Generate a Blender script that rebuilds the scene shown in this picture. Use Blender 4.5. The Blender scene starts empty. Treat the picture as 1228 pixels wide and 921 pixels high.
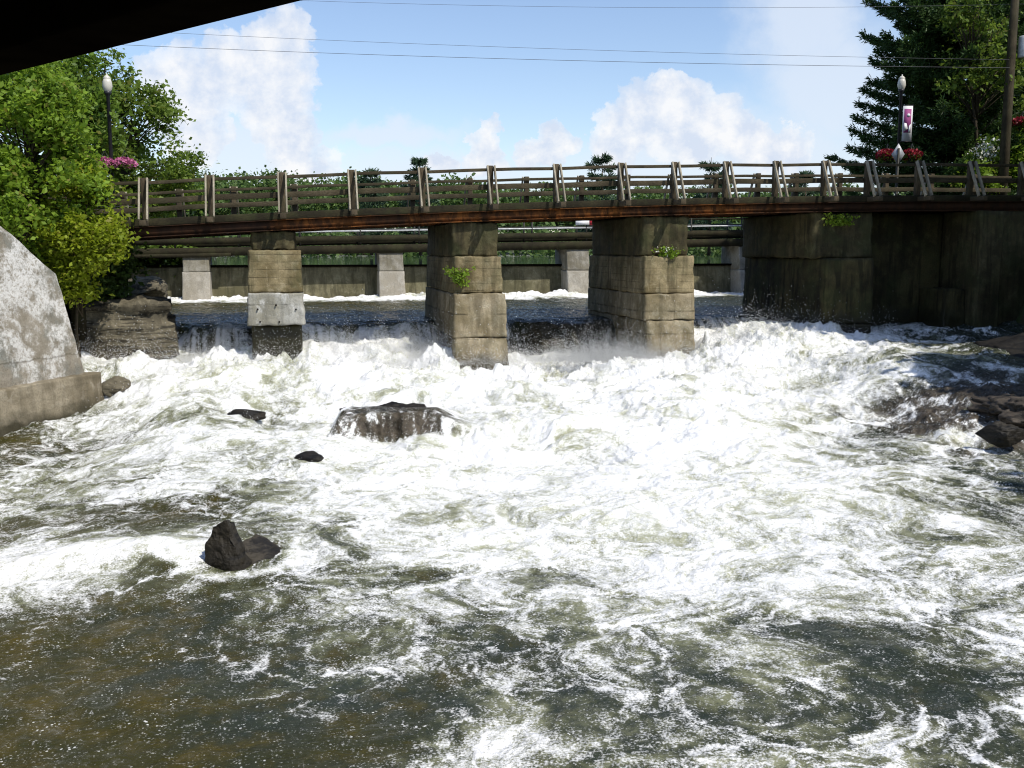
import bpy, bmesh, math, random
import numpy as np
from mathutils import Vector, Matrix

random.seed(7)
RNG = np.random.default_rng(7)
scene = bpy.context.scene
COL = scene.collection
PI = math.pi

# ------------------------------------------------------------------ measuring helpers
F_PX, CAM_H, HOR = 1190.0, 3.8, 300.0
PITCH = math.atan((460.5 - HOR) / F_PX)
CP, SP = math.cos(PITCH), math.sin(PITCH)
TH = math.atan(0.23)                      # the bridge runs 13 degrees off square to the view
EX = np.array([math.cos(TH), math.sin(TH)])
NX = np.array([-math.sin(TH), math.cos(TH)])
B0 = np.array([0.0, 26.5])


def W(s, p, z):
    """bridge frame (s along the deck, p upstream) -> world"""
    q = B0 + s * EX + p * NX
    return Vector((q[0], q[1], z))


def sp_of(x, y):
    dx, dy = x - B0[0], y - B0[1]
    return dx * EX[0] + dy * EX[1], dx * NX[0] + dy * NX[1]


def sight(px, py):
    a = (px - 614.0) / F_PX
    b = -(py - 460.5) / F_PX
    return np.array([a, CP + b * SP, -SP + b * CP])


def at(px, py, Y):
    """the point at distance Y that a pixel of the photo sees"""
    d = sight(px, py)
    k = Y / d[1]
    return Vector((d[0] * k, Y, CAM_H + d[2] * k))


def at_z(px, py, z):
    d = sight(px, py)
    k = (z - CAM_H) / d[2]
    return Vector((d[0] * k, d[1] * k, z))


def deck_z(s):
    return 5.03 + 0.042 * s - 0.0011 * s * s


# ------------------------------------------------------------------ numpy noise
def _perm(seed):
    p = np.random.default_rng(seed).permutation(256).astype(np.int32)
    return np.concatenate([p, p])


def _fade(t):
    return t * t * t * (t * (t * 6 - 15) + 10)


_ANG = np.arange(256) * (2 * PI / 256)
_GX, _GY = np.cos(_ANG).astype(np.float32), np.sin(_ANG).astype(np.float32)


def perlin2(x, y, seed=0):
    P = _perm(seed)
    xi = np.floor(x).astype(np.int32)
    yi = np.floor(y).astype(np.int32)
    xf = (x - xi).astype(np.float32)
    yf = (y - yi).astype(np.float32)
    xi &= 255
    yi &= 255
    u, v = _fade(xf), _fade(yf)

    def g(ix, iy, dx, dy):
        h = P[P[ix & 255] + (iy & 255)]
        return _GX[h] * dx + _GY[h] * dy
    a = g(xi, yi, xf, yf)
    b = g(xi + 1, yi, xf - 1, yf)
    c = g(xi, yi + 1, xf, yf - 1)
    d = g(xi + 1, yi + 1, xf - 1, yf - 1)
    a = a + u * (b - a)
    c = c + u * (d - c)
    return (a + v * (c - a)) * 1.5


def fbm2(x, y, octv, seed, gain=0.5, lac=2.03):
    r, amp = 0, 1.0
    for i in range(octv):
        r = r + amp * perlin2(x, y, seed + i * 13)
        x, y, amp = x * lac + 17.3, y * lac - 9.1, amp * gain
    return r


def ridge2(x, y, octv, seed, gain=0.55, lac=2.1):
    r, amp, tot = 0, 1.0, 0
    for i in range(octv):
        r = r + amp * (1 - np.abs(perlin2(x, y, seed + i * 13)) * 1.35)
        tot += amp
        x, y, amp = x * lac + 5.7, y * lac + 3.3, amp * gain
    return r / tot


def worley2(x, y, seed=0):
    """distance to the nearest cell border (F2 - F1)"""
    P = _perm(seed)
    xi, yi = np.floor(x).astype(np.int32), np.floor(y).astype(np.int32)
    xf, yf = (x - xi).astype(np.float32), (y - yi).astype(np.float32)
    f1 = np.full(x.shape, 9, np.float32)
    f2 = np.full(x.shape, 9, np.float32)
    jx = np.random.default_rng(seed + 1).random(256).astype(np.float32)
    jy = np.random.default_rng(seed + 2).random(256).astype(np.float32)
    for dx in (-1, 0, 1):
        for dy in (-1, 0, 1):
            h = P[P[(xi + dx) & 255] + ((yi + dy) & 255)]
            d = np.hypot(dx + jx[h] - xf, dy + jy[h] - yf)
            f2 = np.minimum(f2, np.maximum(d, f1))
            f1 = np.minimum(f1, d)
    return f2 - f1


_G3 = np.random.default_rng(99).normal(size=(256, 3)).astype(np.float32)
_G3 /= np.linalg.norm(_G3, axis=1)[:, None]


def perlin3(p, seed=0):
    P = _perm(seed)
    i = np.floor(p).astype(np.int32)
    f = (p - i).astype(np.float32)
    u = _fade(f)
    res = 0
    for dx in (0, 1):
        wx = u[:, 0] if dx else 1 - u[:, 0]
        for dy in (0, 1):
            wy = u[:, 1] if dy else 1 - u[:, 1]
            for dz in (0, 1):
                wz = u[:, 2] if dz else 1 - u[:, 2]
                h = P[P[P[(i[:, 0] + dx) & 255] + ((i[:, 1] + dy) & 255)] + ((i[:, 2] + dz) & 255)]
                g = _G3[h]
                d = g[:, 0] * (f[:, 0] - dx) + g[:, 1] * (f[:, 1] - dy) + g[:, 2] * (f[:, 2] - dz)
                res = res + wx * wy * wz * d
    return res * 1.4


def fbm3(p, octv, seed, gain=0.5):
    r, a = 0, 1.0
    for i in range(octv):
        r = r + a * perlin3(p, seed + 7 * i)
        p, a = p * 2.07 + 4.1, a * gain
    return r


def sstep(a, b, x):
    t = np.clip((x - a) / (b - a), 0, 1)
    return t * t * (3 - 2 * t)


# ------------------------------------------------------------------ object helpers
def tag(o, label=None, cat=None, group=None, kind=None):
    if label:
        o['label'] = label
    if cat:
        o['category'] = cat
    if group:
        o['group'] = group
    if kind:
        o['kind'] = kind
    return o


def thing(name, label, cat, loc=(0, 0, 0), rz=0.0, group=None):
    o = bpy.data.objects.new(name, None)
    o.empty_display_size = 0.2
    COL.objects.link(o)
    o.location = loc
    o.rotation_euler = (0, 0, rz)
    return tag(o, label, cat, group)


def origin_of(parent):
    """sum of the locations above (used for parts given in world coordinates under unrotated things)"""
    v = Vector((0, 0, 0))
    while parent is not None:
        v += Vector(parent.location)
        parent = parent.parent
    return v


def mesh_np(name, V, faces, mat, parent=None, world=False, smooth=False, attrs=None, loc=None):
    """V (n,3); faces: (m,4) or (m,3) int array, or a list of such arrays. world=True: V is in world coordinates"""
    V = np.asarray(V, dtype=np.float32)
    if not isinstance(faces, list):
        faces = [faces]
    faces = [np.asarray(f, dtype=np.int32) for f in faces if len(f)]
    if world and parent is not None:
        V = V - np.array(origin_of(parent), dtype=np.float32)
    if loc is not None:
        V = V - np.array(loc, dtype=np.float32)
    me = bpy.data.meshes.new(name)
    me.vertices.add(len(V))
    me.vertices.foreach_set('co', V.ravel())
    loops = np.concatenate([f.ravel() for f in faces])
    sizes = np.concatenate([np.full(len(f), f.shape[1], dtype=np.int32) for f in faces])
    starts = np.concatenate([[0], np.cumsum(sizes)[:-1]]).astype(np.int32)
    me.loops.add(len(loops))
    me.loops.foreach_set('vertex_index', loops)
    me.polygons.add(len(sizes))
    me.polygons.foreach_set('loop_start', starts)
    me.polygons.foreach_set('loop_total', sizes)
    if smooth:
        me.polygons.foreach_set('use_smooth', np.ones(len(sizes), dtype=bool))
    if attrs:
        for k, a in attrs.items():
            at_ = me.attributes.new(k, 'FLOAT', 'POINT')
            at_.data.foreach_set('value', np.asarray(a, dtype=np.float32).ravel())
    me.update(calc_edges=True)
    me.validate()
    if mat:
        me.materials.append(mat)
    o = bpy.data.objects.new(name, me)
    COL.objects.link(o)
    if parent is not None:
        o.parent = parent
    if loc is not None:
        o.location = loc
    return o


class MB:
    """collects boxes, bars and tubes; build() links them as ONE mesh object"""

    def __init__(self):
        self.V, self.Q, self.T = [], [], []
        self.n = 0

    def _add(self, v, q=None, t=None):
        v = np.asarray(v, dtype=np.float64)
        self.V.append(v)
        if q is not None and len(q):
            self.Q.append(np.asarray(q) + self.n)
        if t is not None and len(t):
            self.T.append(np.asarray(t) + self.n)
        self.n += len(v)
        return self

    def hexa(self, c):
        """8 corners: bottom ring 0-3 counter-clockwise, top ring 4-7"""
        return self._add([tuple(x) for x in c], [(3, 2, 1, 0), (4, 5, 6, 7), (0, 1, 5, 4), (1, 2, 6, 5), (2, 3, 7, 6), (3, 0, 4, 7)])

    def box(self, x0, x1, y0, y1, z0, z1):
        return self.hexa([(x0, y0, z0), (x1, y0, z0), (x1, y1, z0), (x0, y1, z0), (x0, y0, z1), (x1, y0, z1), (x1, y1, z1), (x0, y1, z1)])

    def bar(self, a, b, w, h, up=(0, 0, 1)):
        """a bar from a to b, w wide sideways and h tall"""
        a, b = Vector(a), Vector(b)
        d = (b - a).normalized()
        side = d.cross(Vector(up))
        if side.length < 1e-4:
            side = d.cross(Vector((0, 1, 0)))
        side.normalize()
        u = side.cross(d).normalized()
        s, u = side * w / 2, u * h / 2
        return self.hexa([a - s - u, a + s - u, b + s - u, b - s - u, a - s + u, a + s + u, b + s + u, b - s + u])

    def tube(self, pts, radii, seg=8, cap=True):
        pts = [Vector(p) for p in pts]
        if not hasattr(radii, '__len__'):
            radii = [radii] * len(pts)
        vs, q, t = [], [], []
        ref = None
        for i, p in enumerate(pts):
            d = (pts[min(i + 1, len(pts) - 1)] - pts[max(i - 1, 0)]).normalized()
            if ref is None:
                ref = Vector((1, 0, 0)) if abs(d.x) < 0.8 else Vector((0, 1, 0))
            u = (ref - d * ref.dot(d)).normalized()
            v = d.cross(u)
            ref = u
            for k in range(seg):
                a = 2 * PI * k / seg
                vs.append(p + (u * math.cos(a) + v * math.sin(a)) * radii[i])
        for i in range(len(pts) - 1):
            for k in range(seg):
                k2 = (k + 1) % seg
                q.append((i * seg + k, i * seg + k2, (i + 1) * seg + k2, (i + 1) * seg + k))
        if cap:
            vs.append(pts[0])
            vs.append(pts[-1])
            nb, nt_ = len(vs) - 2, len(vs) - 1
            L = (len(pts) - 1) * seg
            for k in range(seg):
                t.append((nb, (k + 1) % seg, k))
                t.append((nt_, L + k, L + (k + 1) % seg))
        return self._add([tuple(v) for v in vs], q, t)

    def lathe(self, prof, seg=16, at=(0, 0, 0)):
        x0, y0, z0 = at
        vs, q = [], []
        for r, z in prof:
            for k in range(seg):
                a = 2 * PI * k / seg
                vs.append((x0 + r * math.cos(a), y0 + r * math.sin(a), z0 + z))
        for i in range(len(prof) - 1):
            for k in range(seg):
                k2 = (k + 1) % seg
                q.append((i * seg + k, i * seg + k2, (i + 1) * seg + k2, (i + 1) * seg + k))
        return self._add(vs, q)

    def build(self, name, mat, parent=None, world=False, smooth=False, bevel=0.0, loc=None):
        fs = []
        if self.Q:
            fs.append(np.concatenate(self.Q))
        if self.T:
            fs.append(np.concatenate(self.T))
        o = mesh_np(name, np.concatenate(self.V), fs, mat, parent, world, smooth, loc=loc)
        if bevel:
            b = o.modifiers.new('bevel', 'BEVEL')
            b.width = bevel
            b.segments = 2
            b.limit_method = 'ANGLE'
        return o


def copy_tree(o, parent=None):
    c = o.copy()
    COL.objects.link(c)
    if parent is not None:
        c.parent = parent
    for ch in list(o.children):
        copy_tree(ch, c)
    return c


# ------------------------------------------------------------------ material helpers
class NT:
    def __init__(self, name):
        self.m = bpy.data.materials.new(name)
        self.m.use_nodes = True
        self.t = self.m.node_tree
        self.b = self.t.nodes['Principled BSDF']
        self.out = self.t.nodes['Material Output']
        self._co = None

    def n(self, ty, **kw):
        x = self.t.nodes.new(ty)
        for k, v in kw.items():
            setattr(x, k, v)
        return x

    def l(self, a, b):
        self.t.links.new(a, b)

    def co(self):
        if self._co is None:
            self._co = self.n('ShaderNodeNewGeometry').outputs['Position']
        return self._co

    def scaled(self, sc, co=None):
        m = self.n('ShaderNodeVectorMath', operation='MULTIPLY')
        self.l(co or self.co(), m.inputs[0])
        m.inputs[1].default_value = sc
        return m.outputs[0]

    def noise(self, scale, detail=4, rough=0.55, co=None, dist=0.0, stretch=None):
        x = self.n('ShaderNodeTexNoise')
        c = co or self.co()
        if stretch:
            c = self.scaled(stretch, c)
        self.l(c, x.inputs['Vector'])
        x.inputs['Scale'].default_value = scale
        x.inputs['Detail'].default_value = detail
        x.inputs['Roughness'].default_value = rough
        x.inputs['Distortion'].default_value = dist
        return x.outputs['Fac']

    def vor(self, scale, co=None, feature='F1', stretch=None):
        x = self.n('ShaderNodeTexVoronoi', feature=feature)
        c = co or self.co()
        if stretch:
            c = self.scaled(stretch, c)
        self.l(c, x.inputs['Vector'])
        x.inputs['Scale'].default_value = scale
        return x.outputs['Distance']

    def ramp(self, fac, stops, interp='LINEAR'):
        r = self.n('ShaderNodeValToRGB')
        r.color_ramp.interpolation = interp
        els = r.color_ramp.elements
        while len(els) < len(stops):
            els.new(0.5)
        for e_, (p, c) in zip(els, stops):
            e_.position = p
            if not hasattr(c, '__len__'):
                c = (c, c, c)
            e_.color = (c[0], c[1], c[2], 1)
        self.l(fac, r.inputs[0])
        return r.outputs[0]

    def mix(self, fac, a, b, mode='MIX'):
        x = self.n('ShaderNodeMix', data_type='RGBA', blend_type=mode)
        for s, v in ((0, fac), (6, a), (7, b)):
            if hasattr(v, 'is_linked'):
                self.l(v, x.inputs[s])
            elif s == 0:
                x.inputs[0].default_value = v
            else:
                x.inputs[s].default_value = (v[0], v[1], v[2], 1)
        return x.outputs[2]

    def math(self, op, a, b=None, clamp=False):
        x = self.n('ShaderNodeMath', operation=op, use_clamp=clamp)
        for i, v in enumerate((a, b)):
            if v is None:
                continue
            if hasattr(v, 'is_linked'):
                self.l(v, x.inputs[i])
            else:
                x.inputs[i].default_value = v
        return x.outputs[0]

    def bump(self, h, strength=0.3, dist=0.02, normal=None):
        b = self.n('ShaderNodeBump')
        b.inputs['Strength'].default_value = strength
        b.inputs['Distance'].default_value = dist
        self.l(h, b.inputs['Height'])
        if normal:
            self.l(normal, b.inputs['Normal'])
        return b.outputs[0]

    def sep(self, co=None):
        s = self.n('ShaderNodeSeparateXYZ')
        self.l(co or self.co(), s.inputs[0])
        return s.outputs

    def done(self, color, rough=0.8, normal=None, spec=0.3, metal=0.0):
        i = self.b.inputs
        if hasattr(color, 'is_linked'):
            self.l(color, i['Base Color'])
        else:
            i['Base Color'].default_value = (*color, 1)
        if hasattr(rough, 'is_linked'):
            self.l(rough, i['Roughness'])
        else:
            i['Roughness'].default_value = rough
        i['Specular IOR Level'].default_value = spec
        i['Metallic'].default_value = metal
        if normal:
            self.l(normal, i['Normal'])
        return self.m


def concrete(name, base, dark, pale, stain=0.5, board=0.0, wet_z=None, pale_amt=0.35, moss=0.0):
    k = NT(name)
    n1 = k.noise(0.9, 6, 0.6)
    n2 = k.noise(3.2, 6, 0.65, dist=0.4)
    n3 = k.noise(22, 5, 0.7)
    streak = k.noise(2.2, 5, 0.6, stretch=(2.2, 2.2, 0.22))
    c = k.mix(k.ramp(k.math('ADD', k.math('MULTIPLY', n1, 0.7), k.math('MULTIPLY', n2, 0.3)), [(0.43, 0), (0.57, 1)]), dark, base)
    c = k.mix(k.math('MULTIPLY', k.ramp(n2, [(0.54, 0), (0.62, 1)]), pale_amt), c, pale)
    lime = k.noise(5.0, 6, 0.7, stretch=(1.6, 1.6, 0.12))
    c = k.mix(k.math('MULTIPLY', k.ramp(lime, [(0.62, 0), (0.70, 1)]), pale_amt), c, tuple(min(0.7, x * 1.3) for x in pale))
    c = k.mix(k.math('MULTIPLY', k.ramp(streak, [(0.47, 0), (0.60, 1)]), stain), c, tuple(x * 0.35 for x in dark))
    c = k.mix(k.math('MULTIPLY', k.ramp(n3, [(0.38, 1), (0.5, 0)]), 0.5), c, tuple(x * 0.5 for x in base))
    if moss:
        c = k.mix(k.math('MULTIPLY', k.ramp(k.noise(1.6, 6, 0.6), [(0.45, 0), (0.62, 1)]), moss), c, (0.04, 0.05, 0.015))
    h = k.math('ADD', n3, k.math('MULTIPLY', n2, 0.8))
    if board:
        z = k.sep()[2]
        w = k.math('ABSOLUTE', k.math('SUBTRACT', k.math('FRACT', k.math('ADD', k.math('MULTIPLY', z, 1 / board), k.math('MULTIPLY', n1, 0.12))), 0.5))
        ln = k.ramp(w, [(0.0, 1), (0.06, 0)])
        brk = k.ramp(k.noise(2.5, 3), [(0.4, 0.1), (0.6, 1)])
        ln = k.math('MULTIPLY', ln, brk)
        c = k.mix(k.math('MULTIPLY', ln, 0.75), c, tuple(x * 0.25 for x in dark))
        h = k.math('SUBTRACT', h, k.math('MULTIPLY', ln, 0.9))
    rough = 0.85
    if wet_z is not None:
        z = k.sep()[2]
        zz = k.math('ADD', z, k.math('MULTIPLY', k.math('SUBTRACT', k.noise(2.5, 4), 0.5), 0.7))
        mr = k.n('ShaderNodeMapRange')
        k.l(zz, mr.inputs[0])
        mr.inputs[1].default_value = wet_z - 0.12
        mr.inputs[2].default_value = wet_z + 0.18
        mr.inputs[3].default_value = 1
        mr.inputs[4].default_value = 0
        c = k.mix(k.math('MULTIPLY', mr.outputs[0], 0.85), c, (0.03, 0.027, 0.014))
        rough = k.math('SUBTRACT', 0.85, k.math('MULTIPLY', mr.outputs[0], 0.5))
    return k.done(c, rough, k.bump(h, 0.6, 0.025), 0.25)


def wood(name, base, dark, grain=(1, 1, 1), moss=0.2):
    k = NT(name)
    tc = k.n('ShaderNodeTexCoord').outputs['Object']
    g = k.noise(9, 6, 0.65, co=tc, stretch=grain)
    n1 = k.noise(1.6, 4)
    c = k.mix(k.ramp(g, [(0.35, 0), (0.65, 1)]), dark, base)
    c = k.mix(k.math('MULTIPLY', k.ramp(n1, [(0.42, 1), (0.6, 0)]), 0.6), c, tuple(x * 0.6 for x in dark))
    if moss:
        c = k.mix(k.math('MULTIPLY', k.ramp(k.noise(3.1, 5), [(0.5, 0), (0.65, 1)]), moss), c, (0.05, 0.06, 0.02))
    return k.done(c, 0.85, k.bump(g, 0.4, 0.01), 0.2)


def leaf_mat(name, a, b, trans=0.35, brown=0.0):
    k = NT(name)
    g = k.n('ShaderNodeNewGeometry')
    rnd = g.outputs['Random Per Island']
    c = k.mix(rnd, a, b)
    clump = k.noise(1.1, 3)
    c = k.mix(k.math('MULTIPLY', k.ramp(clump, [(0.4, 0), (0.62, 1)]), 0.55), c, tuple(min(1, x * 1.5) for x in b))
    if brown:
        c = k.mix(k.math('MULTIPLY', k.math('GREATER_THAN', k.math('FRACT', k.math('MULTIPLY', rnd, 37.0)), 0.93), brown), c, (0.22, 0.14, 0.04))
    m = k.done(c, 0.55, None, 0.3)
    tr = k.n('ShaderNodeBsdfTranslucent')
    k.l(k.mix(0.5, c, tuple(min(1, x * 1.8) for x in b)), tr.inputs[0])
    ms = k.n('ShaderNodeMixShader')
    ms.inputs[0].default_value = trans
    k.l(k.b.outputs[0], ms.inputs[1])
    k.l(tr.outputs[0], ms.inputs[2])
    k.l(ms.outputs[0], k.out.inputs[0])
    return m


def plain(name, col, rough=0.6, metal=0.0, spec=0.4, var=0.25, scale=8):
    k = NT(name)
    n_ = k.noise(scale, 5, 0.6)
    c = k.mix(k.ramp(n_, [(0.35, 0), (0.65, 1)]), tuple(x * (1 - var) for x in col), tuple(min(1, x * (1 + var * 0.6)) for x in col))
    return k.done(c, rough, k.bump(n_, 0.12, 0.005), spec, metal)


M = {}
M['pier_cap'] = concrete('shade_dark_old_concrete', (0.10, 0.083, 0.038), (0.045, 0.037, 0.017), (0.19, 0.165, 0.10), 0.7, pale_amt=0.25, moss=0.45)  # darkened for the shade under the deck, on top of real staining
M['pier_mid'] = concrete('brown_concrete', (0.31, 0.25, 0.14), (0.14, 0.108, 0.05), (0.42, 0.36, 0.24), 0.6, board=0.19, pale_amt=0.35, moss=0.4)  # moss strengthened over the whole shaft to darken its shaded sides
M['pier_low'] = concrete('grey_concrete', (0.37, 0.31, 0.205), (0.19, 0.152, 0.085), (0.50, 0.45, 0.34), 0.45, board=0.62, wet_z=1.0, moss=0.25)
M['pier_white'] = concrete('pale_plated_concrete', (0.42, 0.41, 0.365), (0.27, 0.255, 0.20), (0.54, 0.535, 0.50), 0.35, board=0.55, pale_amt=0.6)
M['pier_shade'] = concrete('shade_dark_mossy_concrete', (0.075, 0.062, 0.024), (0.026, 0.022, 0.009), (0.12, 0.10, 0.048), 0.75, pale_amt=0.2, wet_z=1.9, moss=0.4)  # albedo cut to put the shade into the colour, beside dirt and moss
M['dam'] = concrete('wet_dam_concrete', (0.21, 0.19, 0.115), (0.11, 0.10, 0.055), (0.28, 0.26, 0.18), 0.6, pale_amt=0.3, moss=0.2)
M['dam_pier'] = concrete('dam_pier_concrete', (0.30, 0.28, 0.23), (0.19, 0.17, 0.12), (0.42, 0.40, 0.35), 0.35, pale_amt=0.3)
M['dam_pier_low'] = concrete('dam_pier_new_concrete', (0.40, 0.37, 0.31), (0.31, 0.28, 0.22), (0.48, 0.46, 0.4), 0.2, pale_amt=0.3)
M['footing'] = concrete('gravelly_concrete', (0.31, 0.265, 0.185), (0.17, 0.14, 0.09), (0.42, 0.38, 0.30), 0.3, wet_z=0.38, pale_amt=0.25)


def wall_mat():
    k = NT('limewashed_concrete')
    n1 = k.noise(0.55, 7, 0.68, dist=0.5)
    n2 = k.noise(2.6, 8, 0.72)
    n3 = k.noise(26, 5, 0.7)
    z = k.sep()[2]
    zf = k.n('ShaderNodeMapRange')
    k.l(z, zf.inputs[0])
    zf.inputs[1].default_value = 1.2
    zf.inputs[2].default_value = 2.6
    patch = k.math('ADD', k.math('MULTIPLY', n1, 0.65), k.math('MULTIPLY', n2, 0.35))
    pm = k.ramp(k.math('ADD', patch, k.math('MULTIPLY', zf.outputs[0], 0.09)), [(0.54, 0), (0.60, 1)])
    speck = k.ramp(k.noise(11, 6, 0.75), [(0.40, 0.15), (0.52, 1)])
    c = k.mix(k.ramp(n2, [(0.35, 0), (0.65, 1)]), (0.20, 0.175, 0.13), (0.33, 0.295, 0.235))
    grey = k.ramp(k.noise(0.8, 6, 0.65), [(0.50, 0), (0.62, 1)])
    c = k.mix(k.math('MULTIPLY', grey, 0.8), c, (0.17, 0.18, 0.16))
    c = k.mix(k.math('MULTIPLY', pm, speck), c, (0.60, 0.585, 0.545))
    c = k.mix(k.math('MULTIPLY', k.ramp(n3, [(0.36, 1), (0.46, 0)]), 0.5), c, (0.12, 0.1, 0.07))
    ln = k.ramp(k.math('ABSOLUTE', k.math('SUBTRACT', k.math('ADD', z, k.math('MULTIPLY', n2, 0.25)), 1.62)), [(0.0, 1), (0.025, 0)])
    c = k.mix(k.math('MULTIPLY', ln, 0.6), c, (0.07, 0.06, 0.04))
    h = k.math('ADD', n3, k.math('MULTIPLY', n2, 1.4))
    return k.done(c, 0.88, k.bump(h, 0.7, 0.03), 0.2)


M['wall'] = wall_mat()


def rock_mat(name, base, dark, wet=0.0, spec=0.3):
    k = NT(name)
    n1 = k.noise(1.3, 6, 0.65)
    n2 = k.noise(7, 7, 0.7)
    strat = k.noise(2.0, 6, 0.65, stretch=(0.5, 0.5, 5.0), dist=0.3)
    c = k.mix(k.ramp(n1, [(0.35, 0), (0.65, 1)]), dark, base)
    c = k.mix(k.math('MULTIPLY', k.ramp(strat, [(0.43, 1), (0.49, 0)]), 0.85), c, tuple(x * 0.28 for x in dark))
    c = k.mix(k.math('MULTIPLY', k.ramp(n2, [(0.52, 0), (0.7, 1)]), 0.5), c, tuple(min(1, x * 1.6) for x in base))
    return k.done(c, 0.85 - 0.5 * wet, k.bump(k.math('ADD', n2, strat), 0.7, 0.04), spec)


M['rock'] = rock_mat('bank_rock', (0.17, 0.148, 0.10), (0.06, 0.051, 0.033))
M['wet_rock'] = rock_mat('wet_dark_rock', (0.026, 0.021, 0.013), (0.009, 0.007, 0.004), 0.55, 0.3)
M['brown_rock'] = rock_mat('wet_brown_rock', (0.085, 0.068, 0.05), (0.03, 0.024, 0.017), 0.45, 0.3)
M['wet_brown'] = rock_mat('damp_brown_rock', (0.06, 0.05, 0.034), (0.02, 0.016, 0.011), 0.5, 0.3)
M['timber'] = wood('weathered_timber', (0.105, 0.084, 0.05), (0.042, 0.033, 0.018), (1, 6, 6))
M['timber_v'] = wood('post_timber', (0.13, 0.10, 0.062), (0.05, 0.038, 0.022), (6, 6, 1))
M['timber_pale'] = wood('pale_brace_timber', (0.46, 0.41, 0.31), (0.26, 0.225, 0.16), (6, 6, 1), moss=0.0)
M['timber_dark'] = wood('grimy_deck_timber', (0.045, 0.038, 0.017), (0.016, 0.013, 0.007), (1, 6, 6), moss=0.25)
M['near_black'] = plain('near_black_matte', (0.008, 0.006, 0.004), 1.0, 0, 0.0, 0.4, 3)  # near-black colour deepens the shade under both bridges
M['galv'] = plain('galvanised_steel', (0.50, 0.51, 0.50), 0.5, 0.2, 0.4)
M['green_paint'] = plain('dull_green_steel', (0.022, 0.021, 0.013), 0.6)
M['black_iron'] = plain('black_painted_iron', (0.02, 0.02, 0.022), 0.45)
M['pole_wood'] = wood('utility_pole_wood', (0.085, 0.07, 0.04), (0.035, 0.027, 0.016), (6, 6, 0.6))
M['red_paint'] = plain('red_paint', (0.45, 0.02, 0.03), 0.5)
M['white_paint'] = plain('white_paint', (0.75, 0.75, 0.75), 0.5, var=0.08)
M['sign_back'] = plain('grey_sign_metal', (0.36, 0.37, 0.38), 0.45, 0.3, var=0.1)
M['globe'] = plain('frosted_globe', (0.58, 0.55, 0.47), 0.35, var=0.05)
M['purple'] = plain('purple_print', (0.30, 0.06, 0.20), 0.7, var=0.1)
M['cable'] = plain('grey_cable', (0.13, 0.13, 0.14), 0.6)
M['bark'] = wood('bark', (0.11, 0.085, 0.055), (0.045, 0.035, 0.022), (5, 5, 0.8), 0.2)
M['asphalt'] = plain('asphalt', (0.05, 0.05, 0.05), 0.9)


def rust_mat():
    k = NT('rusted_steel')
    tc = k.co()
    n1 = k.noise(1.1, 6, 0.65)
    n2 = k.noise(6, 6, 0.7, stretch=(1, 1, 0.4))
    x_ = k.sep()[0]
    band = k.n('ShaderNodeMapRange', interpolation_type='SMOOTHSTEP')
    k.l(k.math('ABSOLUTE', k.math('ADD', k.math('ADD', x_, -0.8), k.math('MULTIPLY', k.math('SUBTRACT', n1, 0.5), 6.0))), band.inputs[0])
    for i_, v_ in ((1, 4.8), (2, 8.0), (3, 1.0), (4, 0.12)):
        band.inputs[i_].default_value = v_
    c = k.mix(k.math('MULTIPLY', k.ramp(n1, [(0.36, 0.15), (0.56, 1)]), band.outputs[0]), (0.028, 0.014, 0.008), (0.20, 0.072, 0.016))
    c = k.mix(k.math('MULTIPLY', k.ramp(n2, [(0.42, 1), (0.56, 0)]), 0.75), c, (0.02, 0.011, 0.006))
    return k.done(c, 0.85, k.bump(n2, 0.3, 0.01), 0.2)


M['rust'] = rust_mat()
M['leaf_bright'] = leaf_mat('bright_leaves', (0.10, 0.18, 0.014), (0.185, 0.275, 0.024), 0.40, 0.6)
M['leaf_mid'] = leaf_mat('mid_leaves', (0.07, 0.125, 0.014), (0.125, 0.20, 0.025), 0.38, 0.3)
M['leaf_yellow'] = leaf_mat('yellow_leaves', (0.15, 0.205, 0.010), (0.25, 0.30, 0.018), 0.42, 0.5)
M['leaf_airy'] = leaf_mat('airy_leaves', (0.08, 0.135, 0.015), (0.15, 0.215, 0.03), 0.4, 0.4)
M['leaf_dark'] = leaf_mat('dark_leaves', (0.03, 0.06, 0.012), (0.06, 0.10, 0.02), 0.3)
M['needles'] = leaf_mat('spruce_needles', (0.022, 0.050, 0.014), (0.05, 0.095, 0.022), 0.22)
M['needles_far'] = leaf_mat('pine_needles', (0.04, 0.075, 0.04), (0.06, 0.10, 0.05), 0.2)
M['forest'] = leaf_mat('forest_leaves', (0.05, 0.095, 0.022), (0.095, 0.15, 0.035), 0.3)
M['petal_pink'] = leaf_mat('pink_petals', (0.30, 0.04, 0.13), (0.48, 0.16, 0.28), 0.2)
M['petal_red'] = leaf_mat('red_petals', (0.16, 0.006, 0.014), (0.30, 0.02, 0.035), 0.2)
M['petal_white'] = leaf_mat('white_petals', (0.6, 0.6, 0.5), (0.75, 0.75, 0.65), 0.2)


def ground_mat():
    k = NT('bank_ground')
    n1 = k.noise(0.6, 6, 0.6)
    n2 = k.noise(9, 6, 0.7)
    c = k.mix(k.ramp(n1, [(0.42, 0), (0.58, 1)]), (0.06, 0.045, 0.025), (0.05, 0.08, 0.018))
    c = k.mix(k.math('MULTIPLY', k.ramp(n2, [(0.5, 0), (0.7, 1)]), 0.6), c, (0.11, 0.095, 0.065))
    return k.done(c, 0.9, k.bump(n2, 0.6, 0.05), 0.2)


M['ground'] = ground_mat()

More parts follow.
